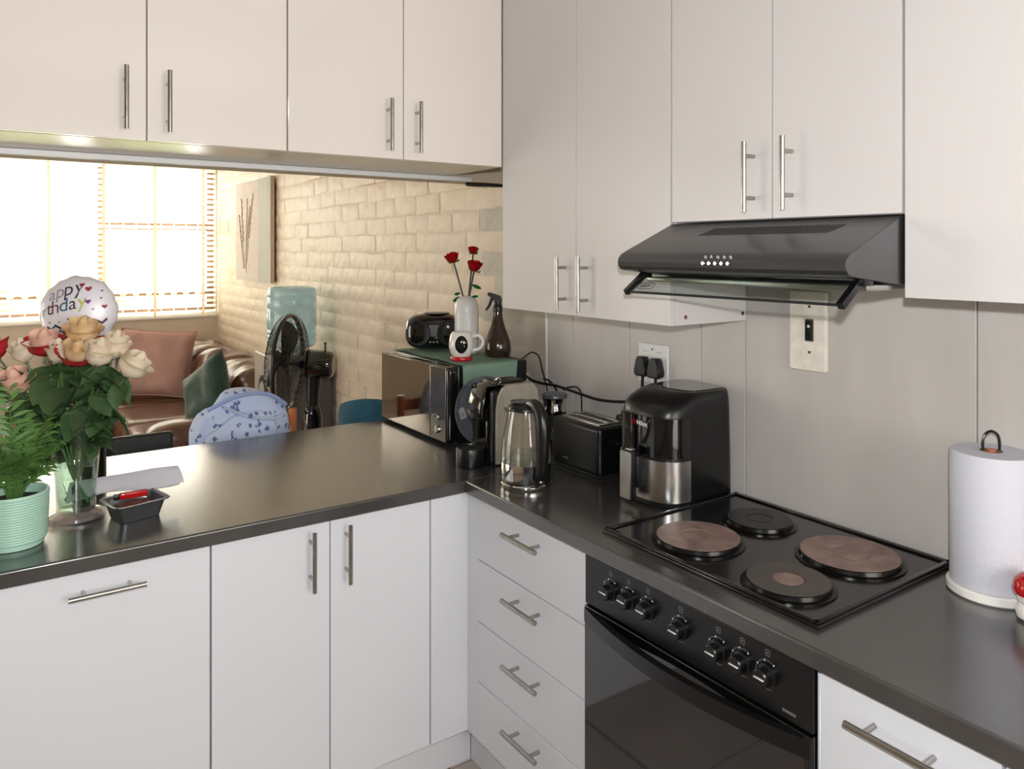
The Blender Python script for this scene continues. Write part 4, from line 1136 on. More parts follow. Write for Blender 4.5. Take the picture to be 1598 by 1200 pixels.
def rose(label, head, inner, outer, size=1.0, open_=1.0, tilt=None, nleaf=5, seed=0, group='cut roses in the glass vase'):
    rn = random.Random(seed)
    hv_ = Vector(head) - Vector((0, 0, .016))
    t = Thing('rose', label, 'flower', (VX, VY, .9), group=group, local=True)
    rel = hv_ - Vector((VX, VY, .9))
    hor = Vector((rel.x, rel.y, 0)); foot = -hor * .25
    if foot.length > .03: foot = foot.normalized() * .03
    foot = foot + Vector((0, 0, .034 + rn.uniform(0, .02)))
    neck = hor * .42
    if neck.length > .05: neck = neck.normalized() * .05
    pts = [foot, (foot + neck) * .5 + Vector((0, 0, .09)), neck + Vector((0, 0, .22)), rel * .55 + neck * .45 + Vector((0, 0, 0)), rel]
    pts[3] = Vector((neck.x * .45 + rel.x * .55, neck.y * .45 + rel.y * .55, .22 + (rel.z - .22) * .55))
    path = smooth_path(pts, 5)
    bm = B(); tube(bm, path, .0028, 6); t.part('stem', bm, 'stem')
    d = Vector(tilt).normalized() if tilt else (path[-1] - path[-3]).normalized()
    x, y, _ = frame_of(d)
    def put(me, az, lean, rad, sc, dz=0, name='petal'):
        o = bpy.data.objects.new(name, me); C.objects.link(o); o.parent = t.o
        base = Matrix(((x.x, y.x, d.x, rel.x), (x.y, y.y, d.y, rel.y), (x.z, y.z, d.z, rel.z), (0, 0, 0, 1)))
        o.matrix_local = base @ Matrix.Rotation(az, 4, 'Z') @ Matrix.Translation((0, 0, dz)) @ Matrix.Rotation(lean, 4, 'Y') @ Matrix.Diagonal((sc[0], sc[1], sc[2], 1))
        return o
    wx = .82 + .30 * open_
    for k in range(3): put(petal_data('in', inner), k * 2 * pi / 3 + rn.random(), radians(-2), 0, (size * wx, size * wx, size * 1.04), .001)
    for k in range(4): put(petal_data('mid', inner), k * pi / 2 + .4 + rn.random() * .3, radians(2 + 5 * open_), 0, (size * wx, size * wx, size * (1 - .05 * (k % 2))))
    for k in range(5): put(petal_data('out', outer), k * 2 * pi / 5 + rn.random() * .4, radians(2 + 13 * open_), 0, (size * wx, size * wx, size * rn.uniform(.88, 1)), -.001)
    bm = B()
    for k in range(5):
        a = k * 2 * pi / 5; e = x * cos(a) + y * sin(a); s_ = x * -sin(a) + y * cos(a); p = rel - d * .003
        v_ = [bm.verts.new(q) for q in (p + e * .003 - s_ * .003, p + e * .003 + s_ * .003, p + e * .017 * size + s_ * .0025 + d * .008, p + e * .021 * size + d * .022, p + e * .017 * size - s_ * .0025 + d * .008)]; bm.faces.new(v_)
    ellipsoid(bm, rel - d * .002, (.006, .006, .006), 10, 6); t.part('calyx', bm, 'stem')
    for k in range(nleaf):
        i = len(path) - 3 - int(rn.random() * 10); p = path[max(7, i)]; az = rn.uniform(0, 2 * pi)
        o = bpy.data.objects.new('leaf', lm[rn.randrange(3)]); C.objects.link(o); o.parent = t.o
        o.location = p; o.rotation_euler = (rn.uniform(-.5, .5), rn.uniform(-.1, .9), az); o.scale = (rn.uniform(1.0, 1.5),) * 3
    return t
RS = [
    ('pale pink rose hanging lowest over the mint pot', (.066, 2.352, 1.245), 'petal_pink', 'petal_pink', 1.12, .8, (-.25, -.3, .9), 3),
    ('cream rose tinged red behind the pale pink rose, outermost of the bunch', (.022, 2.385, 1.335), 'petal_yellow', 'petal_red', 1.0, .7, (-.4, .1, .9), 5),
    ('small cream rosebud between two red-edged roses above the pale pink one', (.082, 2.350, 1.325), 'petal_cream', 'petal_cream', .95, .35, (-.25, -.1, 1), 5),
    ('red-edged cream rose opened wide between two cream buds', (.125, 2.335, 1.342), 'petal_pink', 'petal_red', 1.08, .95, (-.1, -.25, 1), 6),
    ('narrow cream rosebud with green-tinged petals under the balloon edge', (.152, 2.285, 1.325), 'petal_cream', 'petal_cream', .95, .22, (-.05, -.2, 1), 6),
    ('yellow rose with red tips standing highest in front of the balloon', (.203, 2.285, 1.375), 'petal_yellow', 'petal_yellow', 1.05, .9, (.05, -.25, 1), 5),
    ('cream rose with deep red outer petals below the yellow rose', (.188, 2.262, 1.325), 'petal_yellow', 'petal_red', 1.05, 1.0, (.05, -.5, .9), 6),
    ('large cream rose below the balloon between red-petalled neighbours', (.232, 2.232, 1.318), 'petal_cream', 'petal_cream', 1.12, .45, (.15, -.3, 1), 6),
    ('cream rose flecked with red at its tips, over the bottle', (.268, 2.240, 1.332), 'petal_cream', 'petal_cream', 1.1, .5, (.2, -.1, 1), 6),
    ('cream rose facing outward on the cushion side of the bunch', (.296, 2.212, 1.288), 'petal_cream', 'petal_cream', 1.1, .75, (.55, -.25, .75), 6),
    ('single red rose half hidden among the cream ones over the bottle', (.258, 2.275, 1.338), 'petal_red', 'petal_red', .85, .5, (.1, .1, 1), 5),
    ('cream rose deep in the bunch behind the others', (.15, 2.36, 1.32), 'petal_cream', 'petal_cream', 1.0, .6, (-.1, .3, 1), 6),
]
for i, (lab, h, a, b, sz, op, tl, nl) in enumerate(RS): rose(lab, h, a, b, sz, op, tl, nl + 9, i + 3)

# balloon on a stick
bl = Thing('foil_balloon', 'round white foil birthday balloon with coloured print among the roses', 'balloon', (VX, VY, .9), local=True)
bc = Vector((.206, 2.39, 1.430)) - Vector((VX, VY, .9))
nz = Vector((-.42, -.90, .10)).normalized(); ex_ = Vector((.905, -.425, .14)); ex_ = (ex_ - nz * ex_.dot(nz)).normalized(); ey2 = nz.cross(ex_)
BR, BT = .098, .048
def bh_(x, y):
    r = sqrt(x * x + y * y) / BR
    return BT * sqrt(max(0, 1 - r ** 2.2))
def bpt(x, y, lift=.0008, side=1): return bc + ex_ * x + ey2 * y + nz * (side * (bh_(x, y) + lift))
bm = B(); rs = []; nn = 64
for side, order in ((1, range(1, 13)), (-1, range(11, 0, -1))):
    for k in order:
        r = BR * sin(pi / 2 * k / 12); ring = []
        for j in range(nn):
            a = 2 * pi * j / nn; pk = 1 + (.014 * cos(a * 16) if k > 9 else 0) + (.012 * cos(a * 7 + 1) if k > 8 else 0)
            x, y = r * cos(a), r * sin(a)
            ring.append(bm.verts.new(bc + ex_ * x * pk + ey2 * y * pk + nz * side * bh_(x, y)))
        rs.append(ring)
rings(bm, rs); bln = bl.part('envelope', bm, 'foil')
bm = B(); tube(bm, [Vector((.012, .02, .04)), Vector((.014, .05, .25)), bc - ey2 * BR * .98], .0024, 6, 4); bl.part('stick', bm, 'white')
def on_balloon(tm, x0, y0, rot=0, lift=.0012):
    c_, s_ = cos(rot), sin(rot); keep = []
    for v in tm.verts:
        x = x0 + v.co.x * c_ - v.co.y * s_; y = y0 + v.co.x * s_ + v.co.y * c_
        v.co = bpt(x, y, lift)
    return tm
for s, x0, y0, sz, m_ in (('a', -.059, .036, .044, 'ink_glare'), ('p', -.041, .040, .050, 'ink_glare'), ('p', -.020, .043, .052, 'ink_purple'), ('y', .008, .045, .054, 'ink_purple'),
                          ('r', -.084, -.004, .040, 'ink_glare'), ('t', -.068, -.002, .050, 'ink_maroon'), ('h', -.056, -.001, .050, 'ink_maroon'), ('d', -.034, .002, .050, 'ink_teal'), ('a', -.009, .004, .048, 'ink_purple'), ('y', .014, .007, .050, 'ink_lime')):
    tm = text_mesh(s, sz, .18); bl.part('letter', on_balloon(tm, x0, y0, .08), m_, under=bln, ang=0)
def heart(x0, y0, s, m_, rot=0):
    bm = B(); pts = []
    for k in range(24):
        a = 2 * pi * k / 24; pts.append((16 * sin(a) ** 3 / 17, (13 * cos(a) - 5 * cos(2 * a) - 2 * cos(3 * a) - cos(4 * a)) / 17))
    bm.faces.new([bm.verts.new((u * s, v * s, 0)) for u, v in pts]); bmesh.ops.triangulate(bm, faces=bm.faces[:])
    bl.part('heart', on_balloon(bm, x0, y0, rot), m_, under=bln, ang=0)
for a in ((.026, .068, .0065, 'ink_red'), (.042, .055, .0085, 'ink_red'), (.040, .020, .0075, 'ink_violet'), (.076, .002, .0065, 'ink_red'), (.036, -.025, .005, 'ink_red'), (.072, .046, .003, 'ink_purple'), (.07, .026, .003, 'ink_purple'), (.05, -.002, .003, 'ink_purple'), (-.062, -.022, .003, 'ink_purple'), (-.012, -.020, .003, 'ink_purple'), (-.036, -.024, .004, 'ink_lime'), (-.086, -.03, .004, 'ink_maroon')): heart(*a)
def zig(x0, y0, n_, cols, w_=.0125, h_=.010, th=.009, amp=0):
    for k in range(n_):
        xa, xb = x0 + k * w_, x0 + (k + 1) * w_
        ya, yb = (y0, y0 + h_) if k % 2 == 0 else (y0 + h_, y0)
        bm = B(); vs_ = []
        for i in range(4):
            t = i / 3; x = xa + (xb - xa) * t; y = ya + (yb - ya) * t
            vs_.append((x, y))
        if any(sqrt(x * x + y * y) > BR * .93 for x, y in vs_): bm.free(); continue
        up_ = [bm.verts.new(bpt(x, y)) for x, y in vs_]; dn = [bm.verts.new(bpt(x, y - th)) for x, y in vs_]
        for i in range(3): bm.faces.new((up_[i], up_[i + 1], dn[i + 1], dn[i]))
        bl.part('zigzag', bm, cols[k % len(cols)], under=bln, ang=0)
zc = ['ink_maroon', 'ink_purple', 'ink_teal', 'ink_purple', 'ink_lime', 'ink_purple']
zig(-.085, -.038, 14, zc, th=.007); zig(-.076, -.054, 13, zc, th=.006); zig(-.062, -.069, 11, zc, th=.005)
zig(.012, .087, 6, ['ink_purple', 'ink_maroon', 'ink_lime'], th=.004)

# bottle
bt = Thing('wine_bottle', 'dark green sparkling wine bottle with copper foil neck behind the vase', 'bottle', (.252, 2.592, .9), local=True)
bm = B(); lathe(bm, [(.038, .0045), (.042, .008), (.043, .02), (.043, .135), (.041, .155), (.034, .18), (.024, .205), (.018, .225), (.016, .245)], n=36); bt.part('glass', bm, 'bottle_glass')
bm = B(); lathe(bm, [(.0185, .215), (.0195, .216), (.0175, .24), (.0165, .268), (.018, .272), (.018, .29), (.014, .30), (.001, .301)], n=28); bt.part('foil', bm, 'gold')
bm = B(); lathe(bm, [(.0345, .178), (.0352, .180), (.0318, .188), (.031, .187)], n=36, cap0=False, cap1=False); bt.part('neck_band', bm, 'print_grey')
bm = B()
for k in range(7):
    for j in range(2):
        pass
rows = [[bm.verts.new(Vector((.0434 * cos(a), .0434 * sin(a), z))) for a in [radians(-128 + i * 6) for i in range(8)]] for z in (.062, .095)]
for i in range(7): bm.faces.new((rows[0][i], rows[0][i + 1], rows[1][i + 1], rows[1][i]))
lb = bt.part('label', bm, 'paper')
bm = B()
for i in range(5):
    a0, a1 = radians(-124), radians(-92); z = .068 + i * .0052
    vs_ = [bm.verts.new((.0437 * cos(a0 + (a1 - a0) * k / 4), .0437 * sin(a0 + (a1 - a0) * k / 4), z + dz)) for dz in (0, .002) for k in range(5)]
    for k in range(4): bm.faces.new((vs_[k], vs_[k + 1], vs_[k + 6], vs_[k + 5]))
bt.part('label_print', bm, 'print_grey', under=lb)
bm = B(); box(bm, .185, .312, 2.528, 2.655, .9005, .9035, .001); tag(obj('coaster', bm, 'alu'), 'flat grey square mat under the wine bottle', 'mat')

# foil tray with leftovers, napkin, lighter
TX, TY, TR = .318, 2.208, radians(14)
tr = Thing('foil_tray', 'small aluminium foil tray of leftovers near the vase', 'tray', (TX, TY, .9), TR, local=True)
def rloop(bm, w_, h_, r, z): return [bm.verts.new((x, y, z)) for x, y in rrect(0, 0, w_, h_, r, 4)]
bm = B()
rings(bm, [rloop(bm, .098, .082, .012, .001), rloop(bm, .122, .104, .016, .043), rloop(bm, .140, .122, .018, .0445), rloop(bm, .142, .124, .018, .0465), rloop(bm, .120, .102, .015, .0460), rloop(bm, .096, .080, .012, .004)]); tr.part('tray_shell', bm, 'alu_dark')
bm = B(); tube(bm, [Vector((x, y, .047)) for x, y in rrect(0, 0, .136, .118, .018, 4)], .0026, 6, closed=True); tr.part('rim', bm, 'alu')
for k, (x, y, z, a, b, c_) in enumerate(((-.02, -.012, .026, .026, .018, .014), (.018, -.018, .027, .024, .016, .013), (.028, .014, .026, .018, .018, .014), (-.026, .018, .024, .02, .016, .012), (.002, .008, .032, .024, .014, .011), (0, -.03, .022, .02, .012, .010))):
    bm = B(); superq(bm, (x, y, z), (a, b, c_), 2.3, 18, 10, lambda p: p * (1 + .25 * noise.noise(p * 90 + Vector((k, 0, 0))))); tr.part('food_piece', bm, 'food')
lg = Thing('lighter', 'red plastic lighter lying on the leftovers in the foil tray', 'lighter', (.312, 2.214, .9475), radians(2), local=True)
bm = B(); prism(bm, rrect(0, .009, .014, .017, .004), 'x', -.030, .036, .001); lg.part('body', bm, 'red_gloss')
bm = B(); box(bm, -.044, -.030, -.006, .006, .002, .016, .002); lg.part('cap', bm, 'black')
np_ = B(); rows = []
for i in range(25):
    t = i / 24; x = .165 + .285 * t; y = 2.305 + .012 * sin(t * 5); row = []
    for j in range(7):
        s = j / 6; row.append(np_.verts.new((x + .012 * s * (1 - 2 * t), y - .03 + .026 * s, .951 + .042 * s + .006 * sin(s * pi) + .004 * sin(t * 7 + s * 2) - .010 * max(0, .35 - t) * 2.2)))
    rows.append(row)
for a, b in zip(rows, rows[1:]):
    for j in range(6): np_.faces.new((a[j], a[j + 1], b[j + 1], b[j]))
nk = Thing('paper_napkin', 'long folded white paper sheet lying across the foil tray', 'napkin', (.31, 2.305, .935))
nk2 = B(); nk.part('upper_fold', (bmesh.ops.solidify(np_, geom=np_.faces[:], thickness=.0012), np_)[1], 'paper')
rows = []
for i in range(19):
    t = i / 18; x = .180 + .262 * t; row = []
    for j in range(5):
        s = j / 4; row.append(nk2.verts.new((x, 2.290 + .030 * s + .01 * sin(t * 5), .9445 + .012 * s + .004 * sin(t * 6 + s * 3) - .010 * max(0, .35 - t) * 2.2)))
    rows.append(row)
for a, b in zip(rows, rows[1:]):
    for j in range(4): nk2.faces.new((a[j], a[j + 1], b[j + 1], b[j]))
bmesh.ops.solidify(nk2, geom=nk2.faces[:], thickness=.001); nk.part('lower_fold', nk2, 'paper')

# ================================================================== LIVING ROOM
def wr(amp, f, seed=0):
    def fn(p):
        n_ = noise.noise(Vector((p.x * f, p.y * f, p.z * f)) + Vector((seed, seed, 0)))
        l_ = p.length or 1
        return p + p / l_ * (amp * n_)
    return fn
def folds(amp, fy, fz, seed):
    def fn(p):
        n_ = sin(p.y * fy + 3 * noise.noise(p * 3 + Vector((seed, 0, 0))) + p.z * fz) * amp + noise.noise(p * 4 + Vector((seed, 0, 0))) * amp * 1.5
        l_ = p.length or 1
        return p + p / l_ * n_
    return fn
sf = Thing('corner_sofa', 'brown leather corner sofa under the window along the brick wall', 'sofa', (.8, 6.3, 0))
bm = B(); box(bm, .34, 1.70, 6.38, 7.30, .05, .26, .03); box(bm, .78, 1.70, 4.98, 6.38, .05, .26, .03); sf.part('base', bm, 'leather_dark')
for x0, x1 in ((.36, .74),):
    bm = B(); superq(bm, ((x0 + x1) / 2, 6.66, .345), ((x1 - x0) / 2, .33, .10), 6, 40, 20, wr(.012, 5, x0)); sf.part('seat_cushion', bm, 'leather')
for y0, y1 in ((5.12, 5.66), (5.67, 6.32)):
    bm = B(); superq(bm, (1.09, (y0 + y1) / 2, .345), (.345, (y1 - y0) / 2, .10), 7, 40, 20, wr(.008, 5, y0)); sf.part('seat_cushion', bm, 'leather')
bm = B(); superq(bm, (1.09, 6.66, .345), (.345, .335, .10), 6, 40, 20, wr(.012, 5, 2)); sf.part('seat_cushion', bm, 'leather')
for x0, x1 in ((.36, .76), (.77, 1.40)):
    bm = B(); superq(bm, ((x0 + x1) / 2, 7.10, .60), ((x1 - x0) / 2, .19, .25), 3.2, 44, 26, folds(.012, 8, 6, x0)); sf.part('back_cushion', bm, 'leather')
for y0, y1 in ((5.10, 5.85), (5.86, 6.55), (6.56, 7.30)):
    bm = B(); superq(bm, (1.535, (y0 + y1) / 2, .58), (.20, (y1 - y0) / 2 + .02, .24), 3, 56, 30, folds(.016, 26, 8, y0)); sf.part('back_cushion', bm, 'leather')
bm = B(); superq(bm, (1.10, 5.02, .36), (.34, .13, .20), 3.6, 40, 22, folds(.008, 10, 6, 1)); sf.part('arm', bm, 'leather')
bm = B(); superq(bm, (.25, 6.85, .34), (.11, .45, .24), 3.6, 40, 22, folds(.008, 10, 6, 4)); sf.part('arm', bm, 'leather')
for x, y in ((.42, 6.45), (.85, 5.05), (1.6, 5.05), (1.6, 7.2), (.42, 7.2)):
    bm = B(); cyl(bm, (x, y, .001), (x, y, .06), .03); sf.part('foot', bm, 'black_mat')

def cushion(name, label, m_, c, size, thick, rot, seed):
    t = Thing(name, label, 'cushion', c, local=True, group='cushions on the corner sofa'); t.o.rotation_euler = rot
    bm = B(); n_ = 22; front = []; back = []
    for i in range(n_ + 1):
        fr_, br_ = [], []
        for j in range(n_ + 1):
            u = -1 + 2 * i / n_; v = -1 + 2 * j / n_
            pin = 1 - .07 * (1 - u * u) * abs(v) ** 3 ; pin2 = 1 - .07 * (1 - v * v) * abs(u) ** 3
            th = thick * ((1 - u ** 4) * (1 - v ** 4)) ** .5
            nn_ = .02 * noise.noise(Vector((u * 1.8, v * 1.8, seed))) + .012 * noise.noise(Vector((u * 5 + v * 3, v * 2, seed)))
            x, z = u * size[0] / 2 * pin2, v * size[1] / 2 * pin
            edge = i in (0, n_) or j in (0, n_)
            fr_.append(bm.verts.new((x, -th - (0 if edge else nn_ * (1 - max(abs(u), abs(v)) ** 6)), z)))
            br_.append(fr_[-1] if edge else bm.verts.new((x, th, z)))
        front.append(fr_); back.append(br_)
    for i in range(n_):
        for j in range(n_):
            bm.faces.new((front[i][j], front[i + 1][j], front[i + 1][j + 1], front[i][j + 1]))
            q = (back[i][j], back[i][j + 1], back[i + 1][j + 1], back[i + 1][j])
            try: bm.faces.new(q)
            except ValueError: pass
    t.part('cover', bm, m_)
    bm = B(); P = []
    def ed(u, v):
        pin = 1 - .07 * (1 - u * u) * abs(v) ** 3; pin2 = 1 - .07 * (1 - v * v) * abs(u) ** 3
        return Vector((u * size[0] / 2 * pin2, 0, v * size[1] / 2 * pin))
    for k in range(20): P.append(ed(-1 + k / 10, -1))
    for k in range(20): P.append(ed(1, -1 + k / 10))
    for k in range(20): P.append(ed(1 - k / 10, 1))
    for k in range(20): P.append(ed(-1, 1 - k / 10))
    tube(bm, P, .006, 6, closed=True); t.part('piping', bm, m_)
    return t
cushion('cushion', 'large dusty pink square cushion leaning on the sofa below the window', 'cushion_pink', (1.085, 6.545, .715), (.56, .53), .085, (radians(-16), radians(4), radians(-22)), 3)
cushion('cushion', 'dark green cushion tilted on its corner on the sofa beside the brick wall', 'cushion_green', (1.20, 5.33, .665), (.40, .40), .085, (radians(-20), radians(-34), radians(-62)), 7)

wc = Thing('water_cooler', 'silver fronted water cooler with dark grey sides against the brick wall', 'water cooler', (1.55, 4.66, 0))
bm = B(); box(bm, 1.40, 1.735, 4.475, 4.845, .02, .955, .008); wc.part('body', bm, 'cooler_grey')
bm = B(); box(bm, 1.375, 1.3995, 4.47, 4.85, .02, .972, .008); fp = wc.part('front_panel', bm, 'cooler_silver')
bm = B(); lathe(bm, [(.085, 0), (.085, .004), (.07, .004), (.068, -.012), (.001, -.012)], (1.3745, 4.66, .76), 36, axis=(-1, 0, 0)); wc.part('tap_recess', bm, 'black_mat', under=fp)
bm = B(); lathe(bm, [(.05, 0), (.052, .006), (.001, .007)], (1.374, 4.67, .755), 28, axis=(-1, 0, 0)); wc.part('tap_cover', bm, 'cooler_silver', under=fp)
bm = B(); lathe(bm, [(.11, .955), (.115, .965), (.105, .972), (.05, .973)], (1.55, 4.66, 0), 32); wc.part('collar', bm, 'cooler_silver')
wb = Thing('water_bottle', 'large blue tinted water bottle upturned on the cooler', 'water bottle', (1.55, 4.66, .974), local=True)
bm = B(); prof = [(.04, 0), (.075, .012), (.13, .035), (.145, .05)]
for z in (.07, .10, .13):
    prof += [(.148, z), (.143, z + .012), (.148, z + .024)]
prof += [(.148, .17), (.148, .26), (.144, .27), (.148, .28), (.148, .33), (.144, .34), (.148, .35), (.146, .375), (.135, .395), (.10, .402), (.001, .403)]
lathe(bm, prof, n=44); wb.part('bottle', bm, 'glass_water')
bm = B(); ring_mesh(bm, Vector((-.566, -.824, 0)) * .1485 + Vector((-.06, .04, .24)), .012, .0016, (.566, .824, 0), 20, 4); wb.part('logo', bm, 'print_grey')

# pedestal fan
fn = Thing('pedestal_fan', 'black pedestal fan standing in front of the water cooler', 'fan', (1.335, 3.70, 0))
fa = Vector((-.807, .591, .02)).normalized(); fc = Vector((1.235, 3.768, 1.035)); FR = .238
bm = B(); lathe(bm, [(.20, .001), (.205, .008), (.19, .022), (.06, .035), (.04, .05)], (1.335, 3.70, 0), 40); fn.part('base', bm, 'black')
bm = B(); cyl(bm, (1.335, 3.70, .04), (1.335, 3.70, .80), .018); fn.part('pole', bm, 'black')
bm = B(); superq(bm, (1.335, 3.70, .70), (.045, .045, .14), 3, 24, 18); fn.part('control_box', bm, 'black_gloss')
bm = B(); tube(bm, [(1.335, 3.70, .80), (1.337, 3.70, .88), (1.34, 3.695, .96), (1.345, 3.69, 1.0)], lambda t: .028 + .012 * t, 14, 4); fn.part('neck', bm, 'black')
bm = B(); mc = fc - fa * .145; lathe(bm, [(.045, -.085), (.062, -.075), (.07, -.05), (.072, .04), (.06, .07), (.03, .08)], mc, 28, axis=fa); fn.part('motor_housing', bm, 'black_gloss')
bm = B(); cyl(bm, mc + Vector((.035, -.02, .065)), mc + Vector((.035, -.02, .105)), .005, n=10); cyl(bm, mc + Vector((.035, -.02, .10)), mc + Vector((.035, -.02, .108)), .008, n=10); fn.part('knob', bm, 'black')
bm = B(); cyl(bm, mc + fa * .07, fc + fa * .02, .008, n=10); lathe(bm, [(.03, -.01), (.032, .02), (.02, .035), (.001, .038)], fc, 20, axis=fa); fn.part('hub', bm, 'black')
fx, fy, _ = frame_of(fa)
bm = B(); ring_mesh(bm, fc, FR, .011, fa, 56, 8); fn.part('rim', bm, 'black')
for nm, s, dp in (('front_guard', 1, .075), ('rear_guard', -1, .07)):
    bm = B()
    for k in range(1, 9):
        r = FR * k / 9; ring_mesh(bm, fc + fa * s * dp * sqrt(1 - (k / 9.6) ** 2.4), r, .0015, fa, 40, 4)
    for j in range(40):
        a = 2 * pi * j / 40; e = fx * cos(a) + fy * sin(a)
        tube(bm, [fc + e * FR * q + fa * s * dp * sqrt(max(0, 1 - (q * .94) ** 2.4)) for q in (.12, .35, .6, .8, .93, 1.0)], .0014, 4)
    lathe(bm, [(.04, -.004), (.04, .004), (.001, .004)], fc + fa * s * (dp + .001), 24, axis=fa * s)
    fn.part(nm, bm, 'black')
for k in range(3):
    bm = B(); rows = []
    for i in range(8):
        r = .03 + .185 * i / 7; row = []
        for j in range(5):
            a = k * 2 * pi / 3 + (-.55 + 1.1 * j / 4) * (.55 + .45 * sin(pi * i / 8)); e = fx * cos(a) + fy * sin(a)
            row.append(bm.verts.new(fc + e * r + fa * (.02 - .018 * (j - 2) / 2)))
        rows.append(row)
    for a_, b_ in zip(rows, rows[1:]):
        for j in range(4): bm.faces.new((a_[j], a_[j + 1], b_[j + 1], b_[j]))
    bmesh.ops.solidify(bm, geom=bm.faces[:], thickness=.002); fn.part('blade', bm, 'black')

# wooden chair with the bag on its back
ch = Thing('dining_chair', 'orange wooden chair behind the peninsula with the floral bag on its back', 'chair', (.83, 3.28, 0))
for x in (.69, 1.045):
    bm = B(); cyl(bm, (x, 3.49, .001), (x, 3.49, .46), .018, n=14); ch.part('leg', bm, 'wood')
    bm = B(); cyl(bm, (x, 3.115, .001), (x, 3.115, .918), .0175, n=16); ch.part('back_post', bm, 'wood')
bm = B(); box(bm, .675, 1.06, 3.10, 3.51, .45, .475, .008); ch.part('seat', bm, 'wood')
for z in (.845, .70, .58):
    bm = B(); box(bm, .70, 1.03, 3.106, 3.124, z, z + .055, .006); ch.part('back_rail', bm, 'wood')
for a in ((.69, .69, 3.13, 3.47), (1.045, 1.045, 3.13, 3.47)):
    bm = B(); cyl(bm, (a[0], a[2], .2), (a[1], a[3], .2), .010, n=10); ch.part('stretcher', bm, 'wood')

ch.o.location += Vector((.038, .13, 0))
bg_ = Thing('fabric_bag', 'pale blue floral fabric backpack hanging on the wooden chair back', 'bag', (.80, 3.0, .60))
def bagd(p):
    n_ = noise.noise(p * 7 + Vector((3, 1, 0))) * .016 + .010 * sin(p.x * 30 + 9 * p.z + 5 * noise.noise(p * 5))
    l_ = p.length or 1
    q = p + p / l_ * n_
    q.x *= 1 + .10 * max(0, -p.z) / .2
    return q
bm = B(); superq(bm, (.815, 3.025, .815), (.195, .075, .245), 2.7, 52, 34, bagd); bd = bg_.part('bag_body', bm, 'floral')
bm = B(); superq(bm, (.80, 2.962, .80), (.145, .035, .17), 3, 40, 24, bagd); bg_.part('front_pocket', bm, 'floral', under=bd)
bm = B(); tube(bm, [(.72, 2.98, 1.01), (.76, 2.955, .99), (.82, 2.935, .965), (.90, 2.94, .95), (.955, 2.96, .955)], .014, 8, 5, flat=.35); bg_.part('strap', bm, 'floral')
bm = B(); tube(bm, [(.665, 2.985, 1.0), (.74, 2.955, 1.04), (.82, 2.95, 1.055), (.90, 2.955, 1.04), (.97, 2.985, .99)], .008, 8, 5); bg_.part('zip_piping', bm, 'sleeve')
bm = B(); tube(bm, [(.655, 3.0, .97), (.63, 2.98, .93), (.635, 2.975, .85), (.65, 2.98, .75)], .018, 8, 5, flat=.4); bg_.part('strap', bm, 'floral')

bg_.o.location += Vector((.036, .115, -.022))
# black chair behind the bottle
bk = Thing('black_chair', 'black chair with a flat padded back pushed up to the peninsula behind the bottle', 'chair', (.33, 3.25, 0))
bm = B(); box(bm, .09, .567, 3.035, 3.075, .66, .928, .012, 3); bk.part('backrest', bm, 'black_mat')
bm = B(); box(bm, .10, .557, 3.03, 3.48, .44, .49, .015, 3); bk.part('seat', bm, 'black_mat')
for x in (.12, .537):
    bm = B(); box(bm, x - .015, x + .015, 3.076, 3.10, .001, .9, .004); bk.part('back_post', bm, 'black')
    bm = B(); box(bm, x - .015, x + .015, 3.44, 3.47, .001, .45, .004); bk.part('leg', bm, 'black')

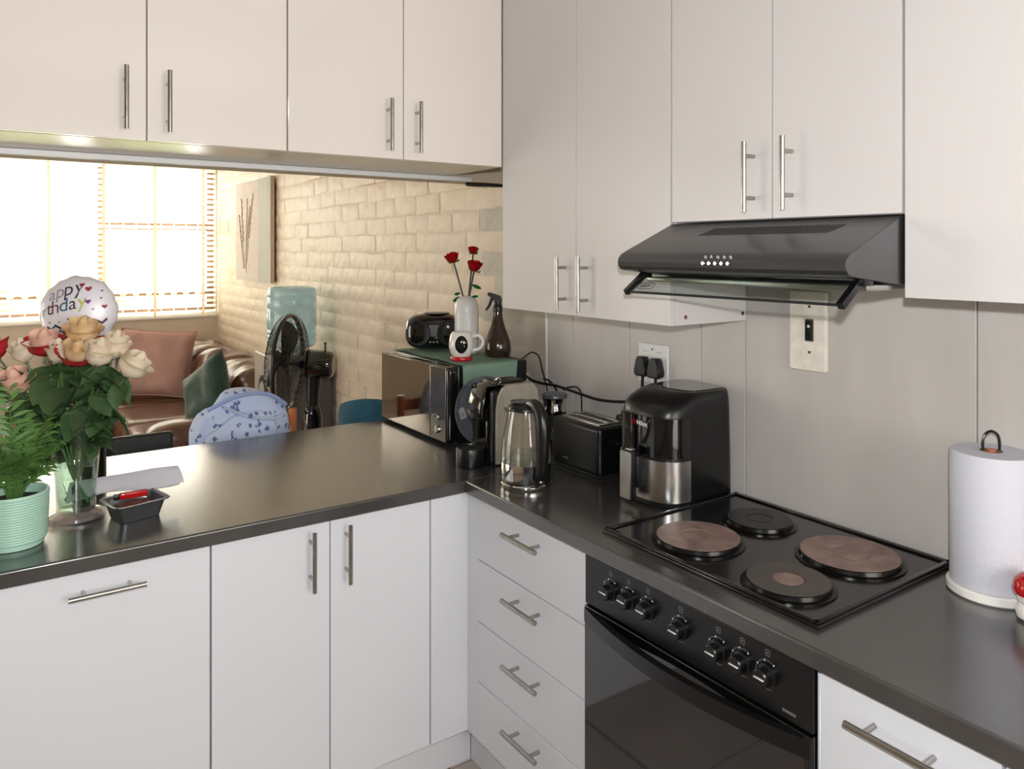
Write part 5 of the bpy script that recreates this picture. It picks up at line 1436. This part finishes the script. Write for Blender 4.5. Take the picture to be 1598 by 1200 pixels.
# teal chair
tl = Thing('teal_chair', 'teal upholstered tub chair between the peninsula and the brick wall', 'chair', (1.47, 3.20, 0))
TC = Vector((1.50, 3.20, 0)); bm = B(); rows_o, rows_i = [], []
for k in range(25):
    a = radians(200 + 230 * k / 24) - radians(90); fall = abs(k - 12) / 12
    top = .955 - .20 * fall ** 2
    e = Vector((cos(a), sin(a), 0))
    ro, ri = .215, .165
    rows_o.append([bm.verts.new(TC + e * ro * f_ + Vector((0, 0, z))) for f_, z in ((.86, .46), (.95, .60), (1, .75), (1, top - .03), (.97, top))])
    rows_i.append([bm.verts.new(TC + e * ri * f_ + Vector((0, 0, z))) for f_, z in ((.86, .46), (.95, .60), (1, .75), (1.02, top - .03), (1.1, top))])
for k in range(24):
    for j in range(4):
        bm.faces.new((rows_o[k][j], rows_o[k + 1][j], rows_o[k + 1][j + 1], rows_o[k][j + 1])); bm.faces.new((rows_i[k + 1][j], rows_i[k][j], rows_i[k][j + 1], rows_i[k + 1][j + 1]))
    bm.faces.new((rows_o[k][4], rows_o[k + 1][4], rows_i[k + 1][4], rows_i[k][4])); bm.faces.new((rows_i[k][0], rows_i[k + 1][0], rows_o[k + 1][0], rows_o[k][0]))
for k in (0, 24):
    for j in range(4):
        q = (rows_o[k][j], rows_o[k][j + 1], rows_i[k][j + 1], rows_i[k][j]); bm.faces.new(q if k == 0 else q[::-1])
tl.part('shell', bm, 'teal')
bm = B(); lathe(bm, [(.17, .46), (.185, .475), (.185, .52), (.165, .54), (.001, .545)], TC, 36); tl.part('seat', bm, 'teal')
for a in (45, 135, 225, 315):
    e = Vector((cos(radians(a)), sin(radians(a)), 0)); bm = B(); cyl(bm, TC + e * .19 + Vector((0, 0, .001)), TC + e * .13 + Vector((0, 0, .46)), .012, .016, 12); tl.part('leg', bm, 'wood')

# painting
pc = Thing('canvas_painting', 'square canvas with pink textured plant relief and a grey side band on the brick wall', 'painting', (1.75, 6.15, 1.75))
bm = B(); box(bm, 1.731, 1.756, 5.672, 6.624, 1.357, 2.155, .002); pc.part('stretcher', bm, 'canvas_side')
bm = B(); box(bm, 1.7265, 1.7312, 5.672, 5.985, 1.357, 2.155); pc.part('grey_band', bm, 'canvas_grey')
bm = B(); box(bm, 1.7268, 1.7312, 5.9855, 6.624, 1.357, 2.155); pc.part('pink_field', bm, 'canvas_pink')
rn = random.Random(2)
for s, (y0, z0, y1, z1) in enumerate(((6.32, 1.42, 6.28, 2.02), (6.30, 1.5, 6.12, 2.05), (6.36, 1.46, 6.45, 2.03), (6.33, 1.55, 6.20, 1.95), (6.38, 1.45, 6.52, 1.90))):
    bm = B(); a = Vector((1.7258, y0, z0)); b = Vector((1.7258, y1, z1)); tube(bm, [a, a.lerp(b, .5) + Vector((0, .015, 0)), b], .0035, 5, 4)
    d = (b - a).normalized(); sd = Vector((0, d.z, -d.y))
    for k in range(14):
        p = a.lerp(b, .38 + k * .045); q = p + sd * (.016 if k % 2 else -.016) + d * .02
        tube(bm, [p, q], lambda t: .007 - .005 * t, 6)
    pc.part('plant_relief', bm, 'relief')
